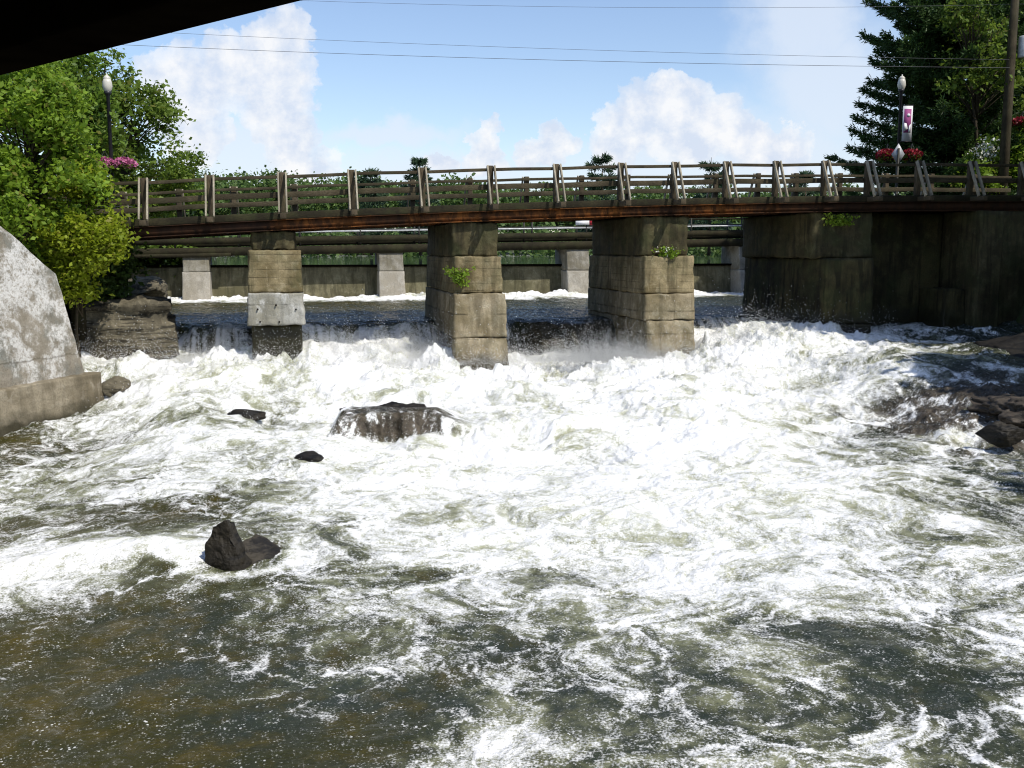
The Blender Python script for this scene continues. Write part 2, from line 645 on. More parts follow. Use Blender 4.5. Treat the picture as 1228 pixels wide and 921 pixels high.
# ------------------------------------------------------------------ camera, sun, sky
cam = bpy.data.cameras.new('camera')
cam.sensor_fit = 'HORIZONTAL'
cam.sensor_width = 36.0
cam.lens = F_PX / 1228.0 * 36.0
cam.clip_start = 0.1
cam.clip_end = 8000
co = bpy.data.objects.new('camera', cam)
co.location = (0, 0, CAM_H)
co.rotation_euler = (PI / 2 - PITCH, 0, 0)
COL.objects.link(co)
scene.camera = co

SUN_EL = math.radians(53)
SUN_DIR = Vector((0.77, -0.64, 0)).normalized() * math.cos(SUN_EL) + Vector((0, 0, math.sin(SUN_EL)))
sl = bpy.data.lights.new('sun', 'SUN')
sl.energy = 4.4
sl.angle = math.radians(0.5)
sl.color = (1.0, 0.95, 0.86)
so = bpy.data.objects.new('sun', sl)
so.rotation_euler = SUN_DIR.to_track_quat('Z', 'Y').to_euler()
so.location = (30, -25, 40)
COL.objects.link(so)


def build_sky():
    w = bpy.data.worlds.new('World')
    scene.world = w
    w.use_nodes = True
    t = w.node_tree
    for x in list(t.nodes):
        t.nodes.remove(x)
    k = NT.__new__(NT)
    k.t, k._co, k.m = t, None, None
    sky = k.n('ShaderNodeTexSky', sky_type='NISHITA')
    sky.sun_disc = False
    sky.sun_elevation = SUN_EL
    sky.sun_rotation = math.atan2(SUN_DIR.x, SUN_DIR.y)
    sky.altitude = 100
    sky.air_density = 1.0
    sky.dust_density = 0.6
    sky.ozone_density = 1.3
    dirv = k.n('ShaderNodeTexCoord').outputs['Generated']
    sx, sy, sz = k.sep(dirv)
    ysafe = k.math('MAXIMUM', sy, 0.05)
    u = k.math('DIVIDE', sx, ysafe)
    v = k.math('DIVIDE', sz, ysafe)
    cb = k.n('ShaderNodeCombineXYZ')
    k.l(u, cb.inputs[0])
    k.l(v, cb.inputs[1])
    uv = cb.outputs[0]
    wn = k.n('ShaderNodeTexNoise')
    k.l(uv, wn.inputs['Vector'])
    wn.inputs['Scale'].default_value = 17
    wn.inputs['Detail'].default_value = 6
    wn.inputs['Roughness'].default_value = 0.62
    off = k.n('ShaderNodeVectorMath', operation='SUBTRACT')
    k.l(wn.outputs['Color'], off.inputs[0])
    off.inputs[1].default_value = (0.5, 0.5, 0.5)
    off2 = k.scaled((0.085, 0.085, 0), off.outputs[0])
    wuv = k.n('ShaderNodeVectorMath', operation='ADD')
    k.l(uv, wuv.inputs[0])
    k.l(off2, wuv.inputs[1])
    wuv = wuv.outputs[0]

    def blobs(lst, vec):
        r = None
        for px, py, rx, ry in lst:
            s = k.n('ShaderNodeVectorMath', operation='SUBTRACT')
            k.l(vec, s.inputs[0])
            s.inputs[1].default_value = ((px - 614) / F_PX, (HOR - py) / F_PX, 0)
            ln = k.n('ShaderNodeVectorMath', operation='LENGTH')
            k.l(k.scaled((F_PX / rx, F_PX / ry, 1), s.outputs[0]), ln.inputs[0])
            d = k.math('SUBTRACT', 1.0, ln.outputs['Value'])
            r = d if r is None else k.math('MAXIMUM', r, d)
        return r
    crisp = blobs([(345, 62, 46, 52), (290, 85, 60, 55), (230, 105, 62, 55), (338, 115, 50, 60), (352, 170, 42, 60), (375, 200, 50, 30),
                   (240, 165, 50, 40), (230, 150, 45, 30),
                   (800, 130, 62, 38), (760, 150, 50, 45), (830, 165, 75, 45), (735, 175, 45, 35), (660, 172, 27, 28), (645, 185, 26, 20),
                   (583, 180, 26, 26), (580, 200, 34, 18), (525, 207, 22, 12), (905, 175, 70, 40)], wuv)
    soft = blobs([(950, 40, 95, 120), (985, 110, 120, 110), (930, 185, 170, 90), (300, 190, 130, 80), (800, 210, 220, 60), (470, 165, 120, 28), (540, 215, 200, 45),
                  (-150, 60, 260, 160), (1500, 120, 300, 130)], wuv)
    cm = k.ramp(crisp, [(0.02, 0), (0.11, 0.60), (0.45, 0.92)])
    sm = k.math('MULTIPLY', k.ramp(soft, [(0.0, 0), (0.75, 1)], 'EASE'), 0.74)
    # cloud relief: lit from the upper right
    fine = k.noise(24, 7, 0.62, co=uv)
    sh = k.n('ShaderNodeVectorMath', operation='ADD')
    k.l(uv, sh.inputs[0])
    sh.inputs[1].default_value = (0.012, 0.010, 0)
    fine2 = k.noise(24, 7, 0.62, co=sh.outputs[0])
    rel = k.math('ADD', k.math('MULTIPLY', k.math('SUBTRACT', fine, fine2), 3.6), 0.5, True)
    white = k.mix(rel, (5.3, 5.9, 7.0), (7.5, 7.5, 7.6))
    tint = k.n('ShaderNodeMix', data_type='RGBA', blend_type='MULTIPLY')
    tint.inputs[0].default_value = 1
    k.l(sky.outputs[0], tint.inputs[6])
    tint.inputs[7].default_value = SKY_TINT
    c = k.mix(sm, tint.outputs[2], (6.0, 6.6, 7.5))
    c = k.mix(cm, c, white)
    # nothing of the clouds behind the viewer or under the horizon
    front = k.math('GREATER_THAN', sy, 0.06)
    up = k.math('GREATER_THAN', sz, 0.0)
    c = k.mix(k.math('MULTIPLY', front, up), tint.outputs[2], c)
    bg = k.n('ShaderNodeBackground')
    k.l(c, bg.inputs[0])
    bg.inputs[1].default_value = 0.13
    o = k.n('ShaderNodeOutputWorld')
    k.l(bg.outputs[0], o.inputs[0])


SKY_TINT = (1.26, 1.24, 1.30, 1)
build_sky()

# ------------------------------------------------------------------ river
ZP = [(-60, -0.05), (-23, 0.0), (-15, 0.05), (-9, 0.30), (-5, 0.52), (-1, 0.72), (1.7, 0.80), (2.05, 0.9), (2.3, 1.45), (2.5, 1.68), (2.9, 1.76), (6, 1.80), (17, 1.86)]


def left_edge(y):
    return np.interp(y, [-40, 15, 19, 23, 25.2, 27.5, 33, 42, 46], [-12.5, -12, -11.2, -10.6, -11.6, -10.4, -12.2, -13.5, -14])


def right_edge(y):
    return np.interp(y, [-40, 12, 20, 23, 26, 30, 36, 46], [11.5, 11.2, 10.9, 11.3, 12.8, 14.0, 15.5, 18])


def river_base(s, p):
    lip = 0.55 * perlin2(s * 0.6, s * 0 + 3.3, 5) + 0.22 * perlin2(s * 2.1, s * 0 + 8.3, 6) + 0.08 * perlin2(s * 6.1, p * 0.5, 7)
    z = np.interp(p + lip, [a for a, b in ZP], [b for a, b in ZP])
    soft = np.interp(p + lip, [-60, -23, -15, -9, -5, -1.2, 0.2, 1.6, 2.35, 2.6, 2.9, 6, 17], [-0.05, 0, 0.05, 0.30, 0.52, 0.74, 0.92, 1.22, 1.52, 1.68, 1.76, 1.80, 1.86])
    lobe = np.clip(np.interp(s, [-9.5, -7.5, -6.9, -5.2, -3.6, -2.4, -1.6, -0.2, 4.8, 5.6, 7], [.8, .9, .3, .5, .8, 1, .5, 0, 0, .7, .9]) + 0.5 * perlin2(s * 1.1, s * 0 + 5.5, 12), 0, 1)
    z = z * (1 - lobe) + soft * lobe + 0.07 * perlin2(s * 1.7, s * 0 + 1.1, 13) * np.exp(-((p - 2.4) / 0.5) ** 2)
    k = sstep(5.6, 8.6, s + 0.6 * perlin2(p * 0.5, s * 0.5, 9))
    zr = np.interp(p + 0.5 * perlin2(s * 0.8, p * 0.3, 8) + 0.2 * perlin2(s * 2.3, p * 1.3, 10), [-13, -11.1, -10.7, -7, -3, 0, 2, 3], [0.12, 0.22, 0.72, 0.98, 1.25, 1.5, 1.64, 1.76])
    return np.where(p < 3, z * (1 - k) + np.maximum(z, zr) * k, z)


FOAM_X = [0, 100, 200, 300, 400, 500, 600, 700, 800, 900, 1000, 1100, 1200]
FOAM_T = {
    398: [.3, .5, .9, .75, .9, .85, .8, .85, .95, .75, .35, .15, .08],
    430: [.3, .7, 1, .95, 1, 1, .95, 1, 1, 1, .85, .55, .25],
    470: [.2, .6, .95, .9, .95, .9, .95, .9, .95, 1, .85, .5, .12],
    510: [.3, .62, .72, .85, .9, .9, .88, .9, 1, 1, .8, .38, .15],
    550: [.5, .6, .7, .66, .8, .95, 1, 1, 1, 1, .9, .65, .25],
    590: [.5, .58, .55, .52, .7, .85, .95, 1, 1, .95, .8, .65, .42],
    630: [.42, .38, .32, .4, .58, .75, .85, .88, .92, .85, .8, .72, .6],
    670: [.85, .78, .45, .25, .52, .65, .75, .8, .88, .88, .85, .75, .68],
    710: [.6, .3, .2, .2, .56, .6, .65, .75, .8, .8, .75, .68, .66],
    750: [.2, .2, .15, .3, .48, .45, .40, .42, .52, .5, .36, .4, .58],
    790: [.15, .18, .15, .25, .3, .34, .36, .36, .38, .5, .28, .28, .45],
    840: [.12, .15, .15, .15, .14, .2, .45, .36, .32, .5, .3, .22, .4],
    905: [.1, .1, .1, .18, .1, .25, .5, .48, .4, .45, .42, .4, .55],
}


def foam_density(X, Y):
    C = []
    for py, row in FOAM_T.items():
        for px, d in zip(FOAM_X, row):
            if 460 < py < 660 and px <= 350:
                d *= 0.84
            if 480 < py < 740 and px >= 1000:
                d *= 0.86
            q = at_z(px, py, 0.5)
            for _ in range(3):
                s_, p_ = sp_of(q.x, q.y)
                q = at_z(px, py, float(np.interp(p_, [a for a, b in ZP], [b for a, b in ZP])) if p_ < 1.5 else 0.8)
            C.append((q.x, q.y, 0.06 * q.y + 0.05, 0.013 * q.y * q.y * 0.42 + 0.28, d))
    num = np.full(X.shape, 0.35 * 1e-4, np.float32)
    den = np.full(X.shape, 1e-4, np.float32)
    for cx, cy, rx, ry, d in C:
        m = np.abs(Y - cy) < 3.2 * ry
        w = np.exp(-((X[m] - cx) / rx) ** 2 - ((Y[m] - cy) / ry) ** 2)
        num[m] += w * d
        den[m] += w
    return num / den


ROCKS_PX = []      # (x, y, half width m, half depth m, kind) filled below for the foam wakes


def build_river():
    yc = np.concatenate([np.linspace(-45, 4.2, 40)[:-1],
                         4.2 * (28.2 / 4.2) ** np.linspace(0, 1, 880)[:-1],
                         np.linspace(28.2, 30.0, 110)[:-1],
                         np.linspace(30.0, 43.6, 170)])
    NC = 1050
    a = np.linspace(0, 1, NC)
    YC = yc[:, None]
    hw_l = np.where(YC < 4.2, 13.5, np.minimum(0.85 * YC + 1.0, 16))
    hw_r = np.where(YC < 4.2, 12.5, np.minimum(0.85 * YC + 1.0, 18.5))
    X = -hw_l + (hw_l + hw_r) * a[None, :]
    tilt = np.clip((YC - 6) / 18, 0, 1) * 0.23
    Y = YC + tilt * X
    X = np.broadcast_to(X, Y.shape).astype(np.float32).copy()
    Y = Y.astype(np.float32)
    S, P = sp_of(X, Y)
    Z = river_base(S, P)
    D = foam_density(X.ravel(), Y.ravel()).reshape(X.shape)
    # pool above the falls
    pool = sstep(2.3, 2.9, P)
    Dpool = 0.05 + 0.95 * sstep(12.6, 14.6, P + 0.7 * perlin2(S * 0.8, P * 0.2, 31)) + 0.18 * sstep(9, 14, P)
    # curtain of the falls, gap by gap
    gap = np.interp(S, [-9.5, -8.6, -7.2, -6.6, -5.3, -4.9, -2.4, -1.9, -0.3, 0.2, 3.4, 3.9, 5.2, 5.6, 8, 9, 10.5, 13],
                    [.5, .8, .6, .2, .9, 1.0, 1.0, .9, .3, .16, .10, .35, .6, .6, .6, .5, .3, .1])
    gap = np.clip(gap + 0.28 * perlin2(S * 1.3, S * 0 + 2.2, 33), 0.03, 1.05)
    face = sstep(1.2, 1.9, P) * (1 - pool)
    D = D * (1 - face) * (1 - pool) + pool * Dpool + face * gap
    # the base of each fall
    D = np.maximum(D, 0.95 * np.exp(-((P - 0.7) / 0.7) ** 2) * np.clip(gap * 1.6, 0.15, 1))
    turb = np.interp(P, [-60, -23, -17, -13, -9, -5, -1, 1.5, 2.2, 3, 13, 15.4, 17], [.05, .06, .08, .11, .17, .26, .30, .28, .12, .025, .03, .10, .06])
    turb = turb * np.clip(0.30 + 0.8 * D, 0.3, 1.05)
    # warped lumps
    wx = 0.55 * fbm2(S * 0.5, P * 0.5, 3, 41)
    wy = 0.55 * fbm2(S * 0.5, P * 0.5, 3, 57)
    A, Bq = S + wx, P + wy
    lump = 1 - np.abs(perlin2(A * 0.55, Bq * 0.7, 3)) * 2.0
    l2 = 0.6 - np.abs(perlin2(A * 1.3, Bq * 1.5, 21)) * 2.0
    l3 = 0.6 - np.abs(perlin2(A * 2.9, Bq * 3.1, 22)) * 2.0
    l4 = 0.5 - np.abs(perlin2(A * 6.3, Bq * 6.6, 23)) * 2.0
    l5 = 0.5 - np.abs(perlin2(A * 13.7, Bq * 14.0, 24)) * 2.0
    l6 = perlin2(A * 29.0, Bq * 30.0, 25)
    big = fbm2(S * 0.22, P * 0.28, 3, 61)
    dz = turb * (1.25 * big + 0.34 * lump + 0.26 * l2 + 0.15 * l3 + 0.085 * l4)
    fo = np.clip(D * 1.2 - 0.15, 0, 1)
    dz += turb * fo * (0.075 * l5 + 0.045 * l6) + 0.02 * pool * (l3 + 0.5 * l4)
    # the standing boil right of the half sunk ledge and the break line at the left
    dz += 0.28 * np.exp(-((X - 0.5) / 1.1) ** 2 - ((Y - 19.6) / 1.0) ** 2)
    # water sheeting over the half sunk ledge: flat on top, dropping at its front edge
    lx, ly = (X - ledge_c.x) / 1.32, Y - (ledge_c.y - 0.30 + 0.10 * perlin2(X * 2.3, X * 0, 73))
    ly = ly - 0.22 * np.clip(lx, -1, 1) + 0.10 * perlin2(X * 4.1, Y * 0, 72)
    lside = np.where(lx < 0, sstep(1.04, 0.84, -lx + 0.12 * perlin2(Y * 3.0, Y * 0, 70)), sstep(1.35, 0.35, lx))
    ledge = lside * sstep(-0.10, 0.14, ly) * sstep(3.2, 0.6, ly)
    ltop = 0.82 - 0.10 * sstep(0.0, 1.0, lx) + 0.06 * perlin2(X * 1.7, Y * 1.7, 74)
    brk = np.exp(-((Y - (11.35 + 0.22 * (X + 5.5) + 0.25 * perlin2(X * 0.7, Y * 0, 71))) / 0.42) ** 2) * sstep(-2.6, -3.8, X)
    dz += 0.13 * brk
    D = np.maximum(D, 0.9 * brk)
    # spiky splash crest under the piers
    crest = np.exp(-((P + 0.6 + 0.5 * perlin2(S * 0.8, S * 0, 77)) / 0.9) ** 2)
    spk = np.clip(fbm2(S * 2.6, P * 2.6, 4, 81, 0.6), 0, 2)
    mound = np.exp(-((P - 0.35) / np.where(P < 0.35, 0.75, 1.0)) ** 2) * np.clip(gap * 1.5, 0.3, 1)
    dz += mound * (0.16 + 0.34 * fbm2(S * 0.9, P * 0.9, 3, 83)) * sstep(8.5, 6.5, S)
    for s_ in (-0.95, 4.4):
        dz -= 0.30 * np.exp(-((S - s_) / 0.85) ** 2 - ((P + 1.35) / 0.75) ** 2)
    dz += crest * D * (0.06 + 0.22 * spk)
    dz += 0.22 * np.exp(-((P - 15.3) / 0.7) ** 2) * (0.45 + 0.6 * fbm2(S * 1.3, P * 1.3, 4, 84))
    for (rx, ry, hw, hd) in WAKES:
        d = np.sqrt(((X - rx) / hw) ** 2 + ((Y - ry) / hd) ** 2)
        ring = np.exp(-((d - 1.05) / 0.22) ** 2)
        D = np.clip(D + 0.30 * ring * (Y < ry + hd * 0.4), 0, 1)
        dz -= 0.04 * np.exp(-d ** 2)
    dz -= 0.30 * sstep(-7.6, -9.8, S) * sstep(0.5, -2.5, P) * sstep(-15, -8, P)
    Z = Z + dz
    Z = Z * (1 - ledge) + np.maximum(Z, ltop) * ledge
    lface = np.where(lx < 0, sstep(1.1, 0.9, -lx), sstep(1.25, 0.6, lx)) * np.exp(-((ly - 0.01) / 0.13) ** 2)
    ltopm = ledge * sstep(1.4, 0.4, ly) * (1 - lface)
    D = D * (1 - lface) + lface * np.clip(0.24 + 0.40 * perlin2(X * 2.6, X * 0, 75) + 0.65 * sstep(0.25, 0.9, lx), 0.05, 0.95)
    D = D * (1 - 0.75 * ltopm)
    D = np.maximum(D, 0.95 * np.exp(-((ly + 0.38) / 0.22) ** 2) * sstep(1.2, 0.9, np.abs(lx)))
    shelf = sstep(5.0, 6.4, S + 0.6 * perlin2(X * 0.8, Y * 0.8, 151)) * sstep(-11.5, -11.0, P + 0.5 * perlin2(S * 0.8, P * 0.3, 8)) * sstep(-5.6, -7.6, P)
    sface = shelf * sstep(-10.2, -10.7, P + 0.5 * perlin2(S * 0.8, P * 0.3, 8))
    Z = Z + shelf * (0.10 * fbm2(X * 1.6, Y * 1.6, 5, 152, 0.6))
    D = D * (1 - shelf) + shelf * np.clip(0.48 + 0.45 * fbm2(X * 0.9, Y * 0.9, 3, 153) + 0.25 * sface - 0.30 * sstep(8.0, 9.8, X), 0, 0.9)
    face = np.maximum(np.maximum(face, lface), sface)
    film = np.clip(lface + ltopm * 0.7 + shelf * 0.95 + 0.7 * sstep(1.5, 2.0, P) * (1 - pool) * (1 - gap), 0, 1)
    # lacy foam pattern
    wx2 = 0.22 * fbm2(S * 1.6, P * 1.3, 4, 91)
    wy2 = 0.22 * fbm2(S * 1.6, P * 1.3, 4, 97)
    a1, b1 = A + wx2, Bq + wy2
    lace = ridge2(a1 * 1.05, b1 * 0.85, 3, 101)
    lace2 = ridge2(a1 * 3.3, b1 * 2.9, 3, 111)
    st1 = np.exp(-worley2(a1 * 1.15 + 0.5 * wx2, b1 * 1.0, 161) / 0.075)
    st2 = np.exp(-worley2(a1 * 2.9, b1 * 2.3 + 0.4 * wy2, 171) / 0.10)
    stm = sstep(-0.25, 0.45, fbm2(S * 0.9, P * 0.7, 3, 181))
    patch = fbm2(a1 * 0.75, b1 * 0.62, 5, 121)
    fine = fbm2(A * 9, Bq * 9, 4, 131, 0.6)
    streak = (perlin2(S * 8.0, P * 0.5, 141) + 0.8 * perlin2(S * 19.0, P * 0.7, 142)) * face
    D2 = D + 0.13 * sstep(0.2, 0.38, D) * (1 - sstep(0.6, 0.9, D))
    v = 1.00 * D2 - 0.225 + 0.34 * (lace - 0.68) * 2.2 + 0.26 * (lace2 - 0.68) * 2.0 + 0.30 * patch + 0.22 * fine + 0.55 * streak
    mid = sstep(0.08, 0.30, D) * (1 - sstep(0.62, 0.9, D))
    st3 = np.exp(-worley2(a1 * 1.9 + 0.3 * wy2, b1 * 1.05, 191) / 0.055) * sstep(0.05, 0.40, fbm2(S * 0.8, P * 0.6, 3, 193)) * sstep(-22, -14, -np.abs(P))
    v += 0.95 * st3 * (1 - sstep(0.25, 0.45, D)) * (1 - pool)
    v += 0.62 * st1 * mid * (0.35 + 0.65 * stm) + 0.34 * st2 * mid * stm
    v += 0.25 * (l2 + 0.2) * fo * 0.6
    v = v - 0.20 * (1 - D2)
    foam = np.clip(v, 0, 1.4)
    aer = np.clip((D * 0.92 + 0.20 * patch + 0.12 * big + 0.14 * (lace - 0.68)) * (1 - 0.35 * face), 0, 1.2)
    nR, nC = X.shape
    idx = np.arange(nR * nC, dtype=np.int32).reshape(nR, nC)
    Fq = np.stack([idx[:-1, :-1], idx[:-1, 1:], idx[1:, 1:], idx[1:, :-1]], -1).reshape(-1, 4)
    V = np.stack([X, Y, Z], -1).reshape(-1, 3)
    o = mesh_np('river', V, Fq, M['water'], smooth=True, attrs={'foam': foam, 'cover': D, 'film': film, 'aer': aer})
    tag(o, kind='structure')
    return X, Y, Z, D, foam


def water_mat():
    k = NT('river_water')

    def attr(nm):
        x = k.n('ShaderNodeAttribute', attribute_name=nm)
        return x.outputs['Fac']
    f, d = attr('foam'), attr('cover')
    n1 = k.noise(11, 6, 0.72)
    n2 = k.noise(46, 2, 0.6)
    n3 = k.noise(4.0, 5, 0.65)
    # foam breaks up into grains: each grain shows where its own noise lies under the cover
    grain = k.math('ADD', k.math('MULTIPLY', k.math('SUBTRACT', n1, 0.5), 1.15), k.math('MULTIPLY', k.math('SUBTRACT', n2, 0.5), 1.75))
    g = k.math('ADD', f, grain)
    m = k.ramp(g, [(0.20, 0), (0.40, 0.30), (0.66, 0.74), (1.0, 1)])
    # drops and flecks riding on the clear water
    vf = k.vor(23)
    fl = k.math('LESS_THAN', vf, k.math('MULTIPLY', n1, 0.42))
    flk = k.math('MULTIPLY', fl, k.ramp(k.noise(2.3, 6, 0.75), [(0.54, 0), (0.62, 1)]))
    m = k.math('MAXIMUM', m, k.math('MULTIPLY', flk, 0.85))
    # murky bed seen through the clear parts: tea brown shallows, slate green deeps to the right
    x_ = k.sep()[0]
    side = k.n('ShaderNodeMapRange')
    k.l(x_, side.inputs[0])
    for i_, v_ in ((1, -4.5), (2, 2.0), (3, 0.13), (4, -0.13)):
        side.inputs[i_].default_value = v_
    bed = k.math('ADD', k.noise(0.55, 5, 0.6), side.outputs[0])
    bed2 = k.math('ADD', k.noise(2.2, 6, 0.68), k.math('MULTIPLY', side.outputs[0], 0.5))
    wcol = k.mix(k.ramp(bed, [(0.40, 0), (0.62, 1)]), (0.026, 0.034, 0.024), (0.036, 0.034, 0.005))
    wcol = k.mix(k.math('MULTIPLY', k.ramp(bed2, [(0.50, 0), (0.70, 1)]), 0.6), wcol, (0.085, 0.062, 0.007))
    # aerated water under the foam: tea green where little air is in it, cream where much
    aer = k.math('ADD', attr('aer'), k.math('MULTIPLY', k.math('SUBTRACT', n3, 0.5), 0.75))
    acol = k.ramp(aer, [(0.30, (0.06, 0.066, 0.035)), (0.54, (0.19, 0.196, 0.115)), (0.78, (0.40, 0.405, 0.28)), (1.0, (0.62, 0.625, 0.52))])
    under = k.mix(k.ramp(aer, [(0.20, 0), (0.50, 1)]), wcol, acol)
    c = k.mix(m, under, (0.88, 0.88, 0.87))
    m = k.math('MAXIMUM', m, k.ramp(aer, [(0.3, 0), (0.8, 0.6)]))
    rough = k.ramp(m, [(0.0, 0.07), (0.4, 0.45), (1, 0.8)])
    w1 = k.noise(4.5, 5, 0.6, dist=0.6)
    # thin water over bare rock
    rk = attr('film')
    rcol = k.mix(k.ramp(k.noise(6, 7, 0.72), [(0.38, 0), (0.64, 1)]), (0.020, 0.016, 0.010), (0.11, 0.088, 0.064))
    dry = k.math('MULTIPLY', rk, k.math('SUBTRACT', 1.0, k.math('MULTIPLY', m, 1.6, True)))
    c = k.mix(dry, c, rcol)
    rough = k.math('ADD', rough, k.math('MULTIPLY', dry, 0.25))
    h = k.math('ADD', k.math('MULTIPLY', w1, 1.7), k.math('ADD', k.math('MULTIPLY', n1, 0.55), k.math('MULTIPLY', n2, k.math('MULTIPLY', d, 0.25))))
    mm = k.done(c, rough, k.bump(h, 0.7, 0.06), 0.32)
    k.b.inputs['IOR'].default_value = 1.33
    return mm


M['water'] = water_mat()

# rocks whose wakes shape the foam: x, y, half width, half depth
ledge_c = at_z(484, 505, 0.62)
dark_c = at_z(285, 668, 0.15)
WAKES = [(ledge_c.x, ledge_c.y, 1.25, 0.8), (dark_c.x, dark_c.y, 0.65, 0.55)]
for px, py, hw in ((295, 500, 0.4), (375, 560, 0.35), (305, 452, 0.4)):
    q = at_z(px, py, 0.4)
    WAKES.append((q.x, q.y, hw, hw * 0.7))
RX, RY, RZ, RD, RF = build_river()


# ------------------------------------------------------------------ ground, lake
def ground_h(x, y):
    s, p = sp_of(x, y)
    le, re = left_edge(y), right_edge(y)
    n_ = 0.35 * fbm2(x * 0.5, y * 0.5, 4, 201)
    top_l = np.interp(p, [-40, -10, -2, 3, 8, 17, 60], [4.6, 4.5, 3.4, 3.2, 3.0, 3.6, 4.0])
    top_r = np.interp(p, [-40, -14, -9, 0, 8, 60], [3.0, 2.6, 2.8, 4.9, 5.1, 4.4])
    bed = np.interp(p, [a for a, b in ZP], [b for a, b in ZP]) - 1.0
    dl = le - x + n_ * 0.6
    dr = x - re + n_ * 0.6
    zl = bed + (top_l - bed) * sstep(-0.4, 3.4, dl)
    zr = bed + (top_r - bed) * sstep(-0.4, 3.6, dr)
    near = np.maximum(zl, zr)
    # the bank to the left of the bridge end climbs to road level
    road_l = np.exp(-((p - 2.5) / 4.0) ** 2) * sstep(-13.5, -16.5, s)
    near = near * (1 - road_l) + road_l * (4.35)
    d = np.hypot(x, y - 30)
    far = 4.0 + 1.2 * fbm2(x * 0.02, y * 0.02, 3, 207) + 6.0 * sstep(190, 420, d) * (1 + fbm2(x * 0.006, y * 0.006, 2, 209))
    lake = (1 - sstep(120, 135, p + 6 * perlin2(s * 0.03, s * 0, 211))) * sstep(-75, -66, s) * (1 - sstep(70, 80, s)) * sstep(16.8, 17.4, p)
    lake = np.where(np.abs(s - 2) < 17, lake, lake * sstep(24, 34, p))
    far = far * (1 - lake) + 1.6 * lake
    t = sstep(17, 18, p)
    z = near * (1 - t) + far * t
    rest = sstep(45, 70, np.abs(x)) * (1 - t)
    return z * (1 - rest) + far * rest + n_ * 0.3 * (1 - t)


def build_ground():
    def axis(n, lo, hi, core_lo, core_hi, step):
        c = np.arange(core_lo, core_hi, step)
        a = core_lo - np.geomspace(step, core_lo - lo, n)[::-1]
        b = c[-1] + np.geomspace(step, hi - c[-1], n)
        return np.concatenate([a, c, b])
    xs = axis(60, -4000, 4000, -32, 32, 0.3)
    ys = axis(60, -3000, 5000, -8, 62, 0.3)
    X, Y = np.meshgrid(xs, ys)
    Z = ground_h(X, Y)
    nR, nC = X.shape
    idx = np.arange(nR * nC).reshape(nR, nC)
    Fq = np.stack([idx[:-1, :-1], idx[:-1, 1:], idx[1:, 1:], idx[1:, :-1]], -1).reshape(-1, 4)
    o = mesh_np('ground', np.stack([X, Y, Z], -1).reshape(-1, 3), Fq, M['ground'], smooth=True)
    tag(o, kind='structure')


build_ground()


def lake():
    k = NT('lake_water')
    m = k.done((0.015, 0.025, 0.03), 0.05, k.bump(k.noise(1.2, 4, 0.6, stretch=(1, 1.4, 1)), 0.25, 0.05), 0.5)
    c = [W(-80, 16.55, 3.03), W(85, 16.55, 3.03), W(85, 140, 3.03), W(-80, 140, 3.03)]
    o = mesh_np('lake_water', [tuple(v) for v in c], np.array([[0, 1, 2, 3]]), m)
    tag(o, kind='structure')


lake()


# ------------------------------------------------------------------ rough blocks and rocks
def rough_block(name, corners, mat, parent=None, n=14, amp=0.02, seed=0, freq=3.0, world=True):
    """a block from 8 corners (bottom ring, top ring), gridded and weathered"""
    c = np.array([tuple(v) for v in corners], dtype=np.float64)
    g = np.linspace(0, 1, n)
    U, Vv = np.meshgrid(g, g)
    U, Vv = U.ravel(), Vv.ravel()
    o0, o1 = np.zeros_like(U), np.ones_like(U)
    faces_uvw = [(U, o0, Vv), (U, o1, Vv), (o0, U, Vv), (o1, U, Vv), (U, Vv, o0), (U, Vv, o1)]
    flips = [False, True, True, False, True, False]
    Vs, Fs = [], []
    base = np.arange(n * n).reshape(n, n)
    for fi, (a, b, w) in enumerate(faces_uvw):
        q = np.stack([base[:-1, :-1], base[:-1, 1:], base[1:, 1:], base[1:, :-1]], -1).reshape(-1, 4) + fi * n * n
        if flips[fi]:
            q = q[:, ::-1]
        Fs.append(q)
        wb = [(1 - a) * (1 - b), a * (1 - b), a * b, (1 - a) * b]
        pt = 0
        for i in range(4):
            pt = pt + (wb[i] * (1 - w))[:, None] * c[i] + (wb[i] * w)[:, None] * c[4 + i]
        ctr = c.mean(0)
        # ease the edges
        ed = (np.abs(a - 0.5) > 0.499).astype(float) + (np.abs(b - 0.5) > 0.499) + (np.abs(w - 0.5) > 0.499)
        pt = pt + (ctr - pt) / np.linalg.norm(ctr - pt, axis=1)[:, None] * np.where(ed >= 2, amp * 0.9, 0)[:, None]
        Vs.append(pt)
    Vs = np.concatenate(Vs)
    Fs = np.concatenate(Fs)
    d = np.stack([fbm3(Vs * freq, 3, seed + 1), fbm3(Vs * freq, 3, seed + 2), fbm3(Vs * freq, 3, seed + 3)], -1)
    Vs = Vs + d * amp
    # weld
    key = np.round(Vs, 4)
    _, first, inv = np.unique(key, axis=0, return_index=True, return_inverse=True)
    return mesh_np(name, Vs[first], inv.ravel()[Fs], mat, parent, world and parent is not None, False)


def ico(sub):
    bm = bmesh.new()
    bmesh.ops.create_icosphere(bm, subdivisions=sub, radius=1.0)
    V = np.array([v.co[:] for v in bm.verts])
    Fa = np.array([[v.index for v in f.verts] for f in bm.faces])
    bm.free()
    return V, Fa


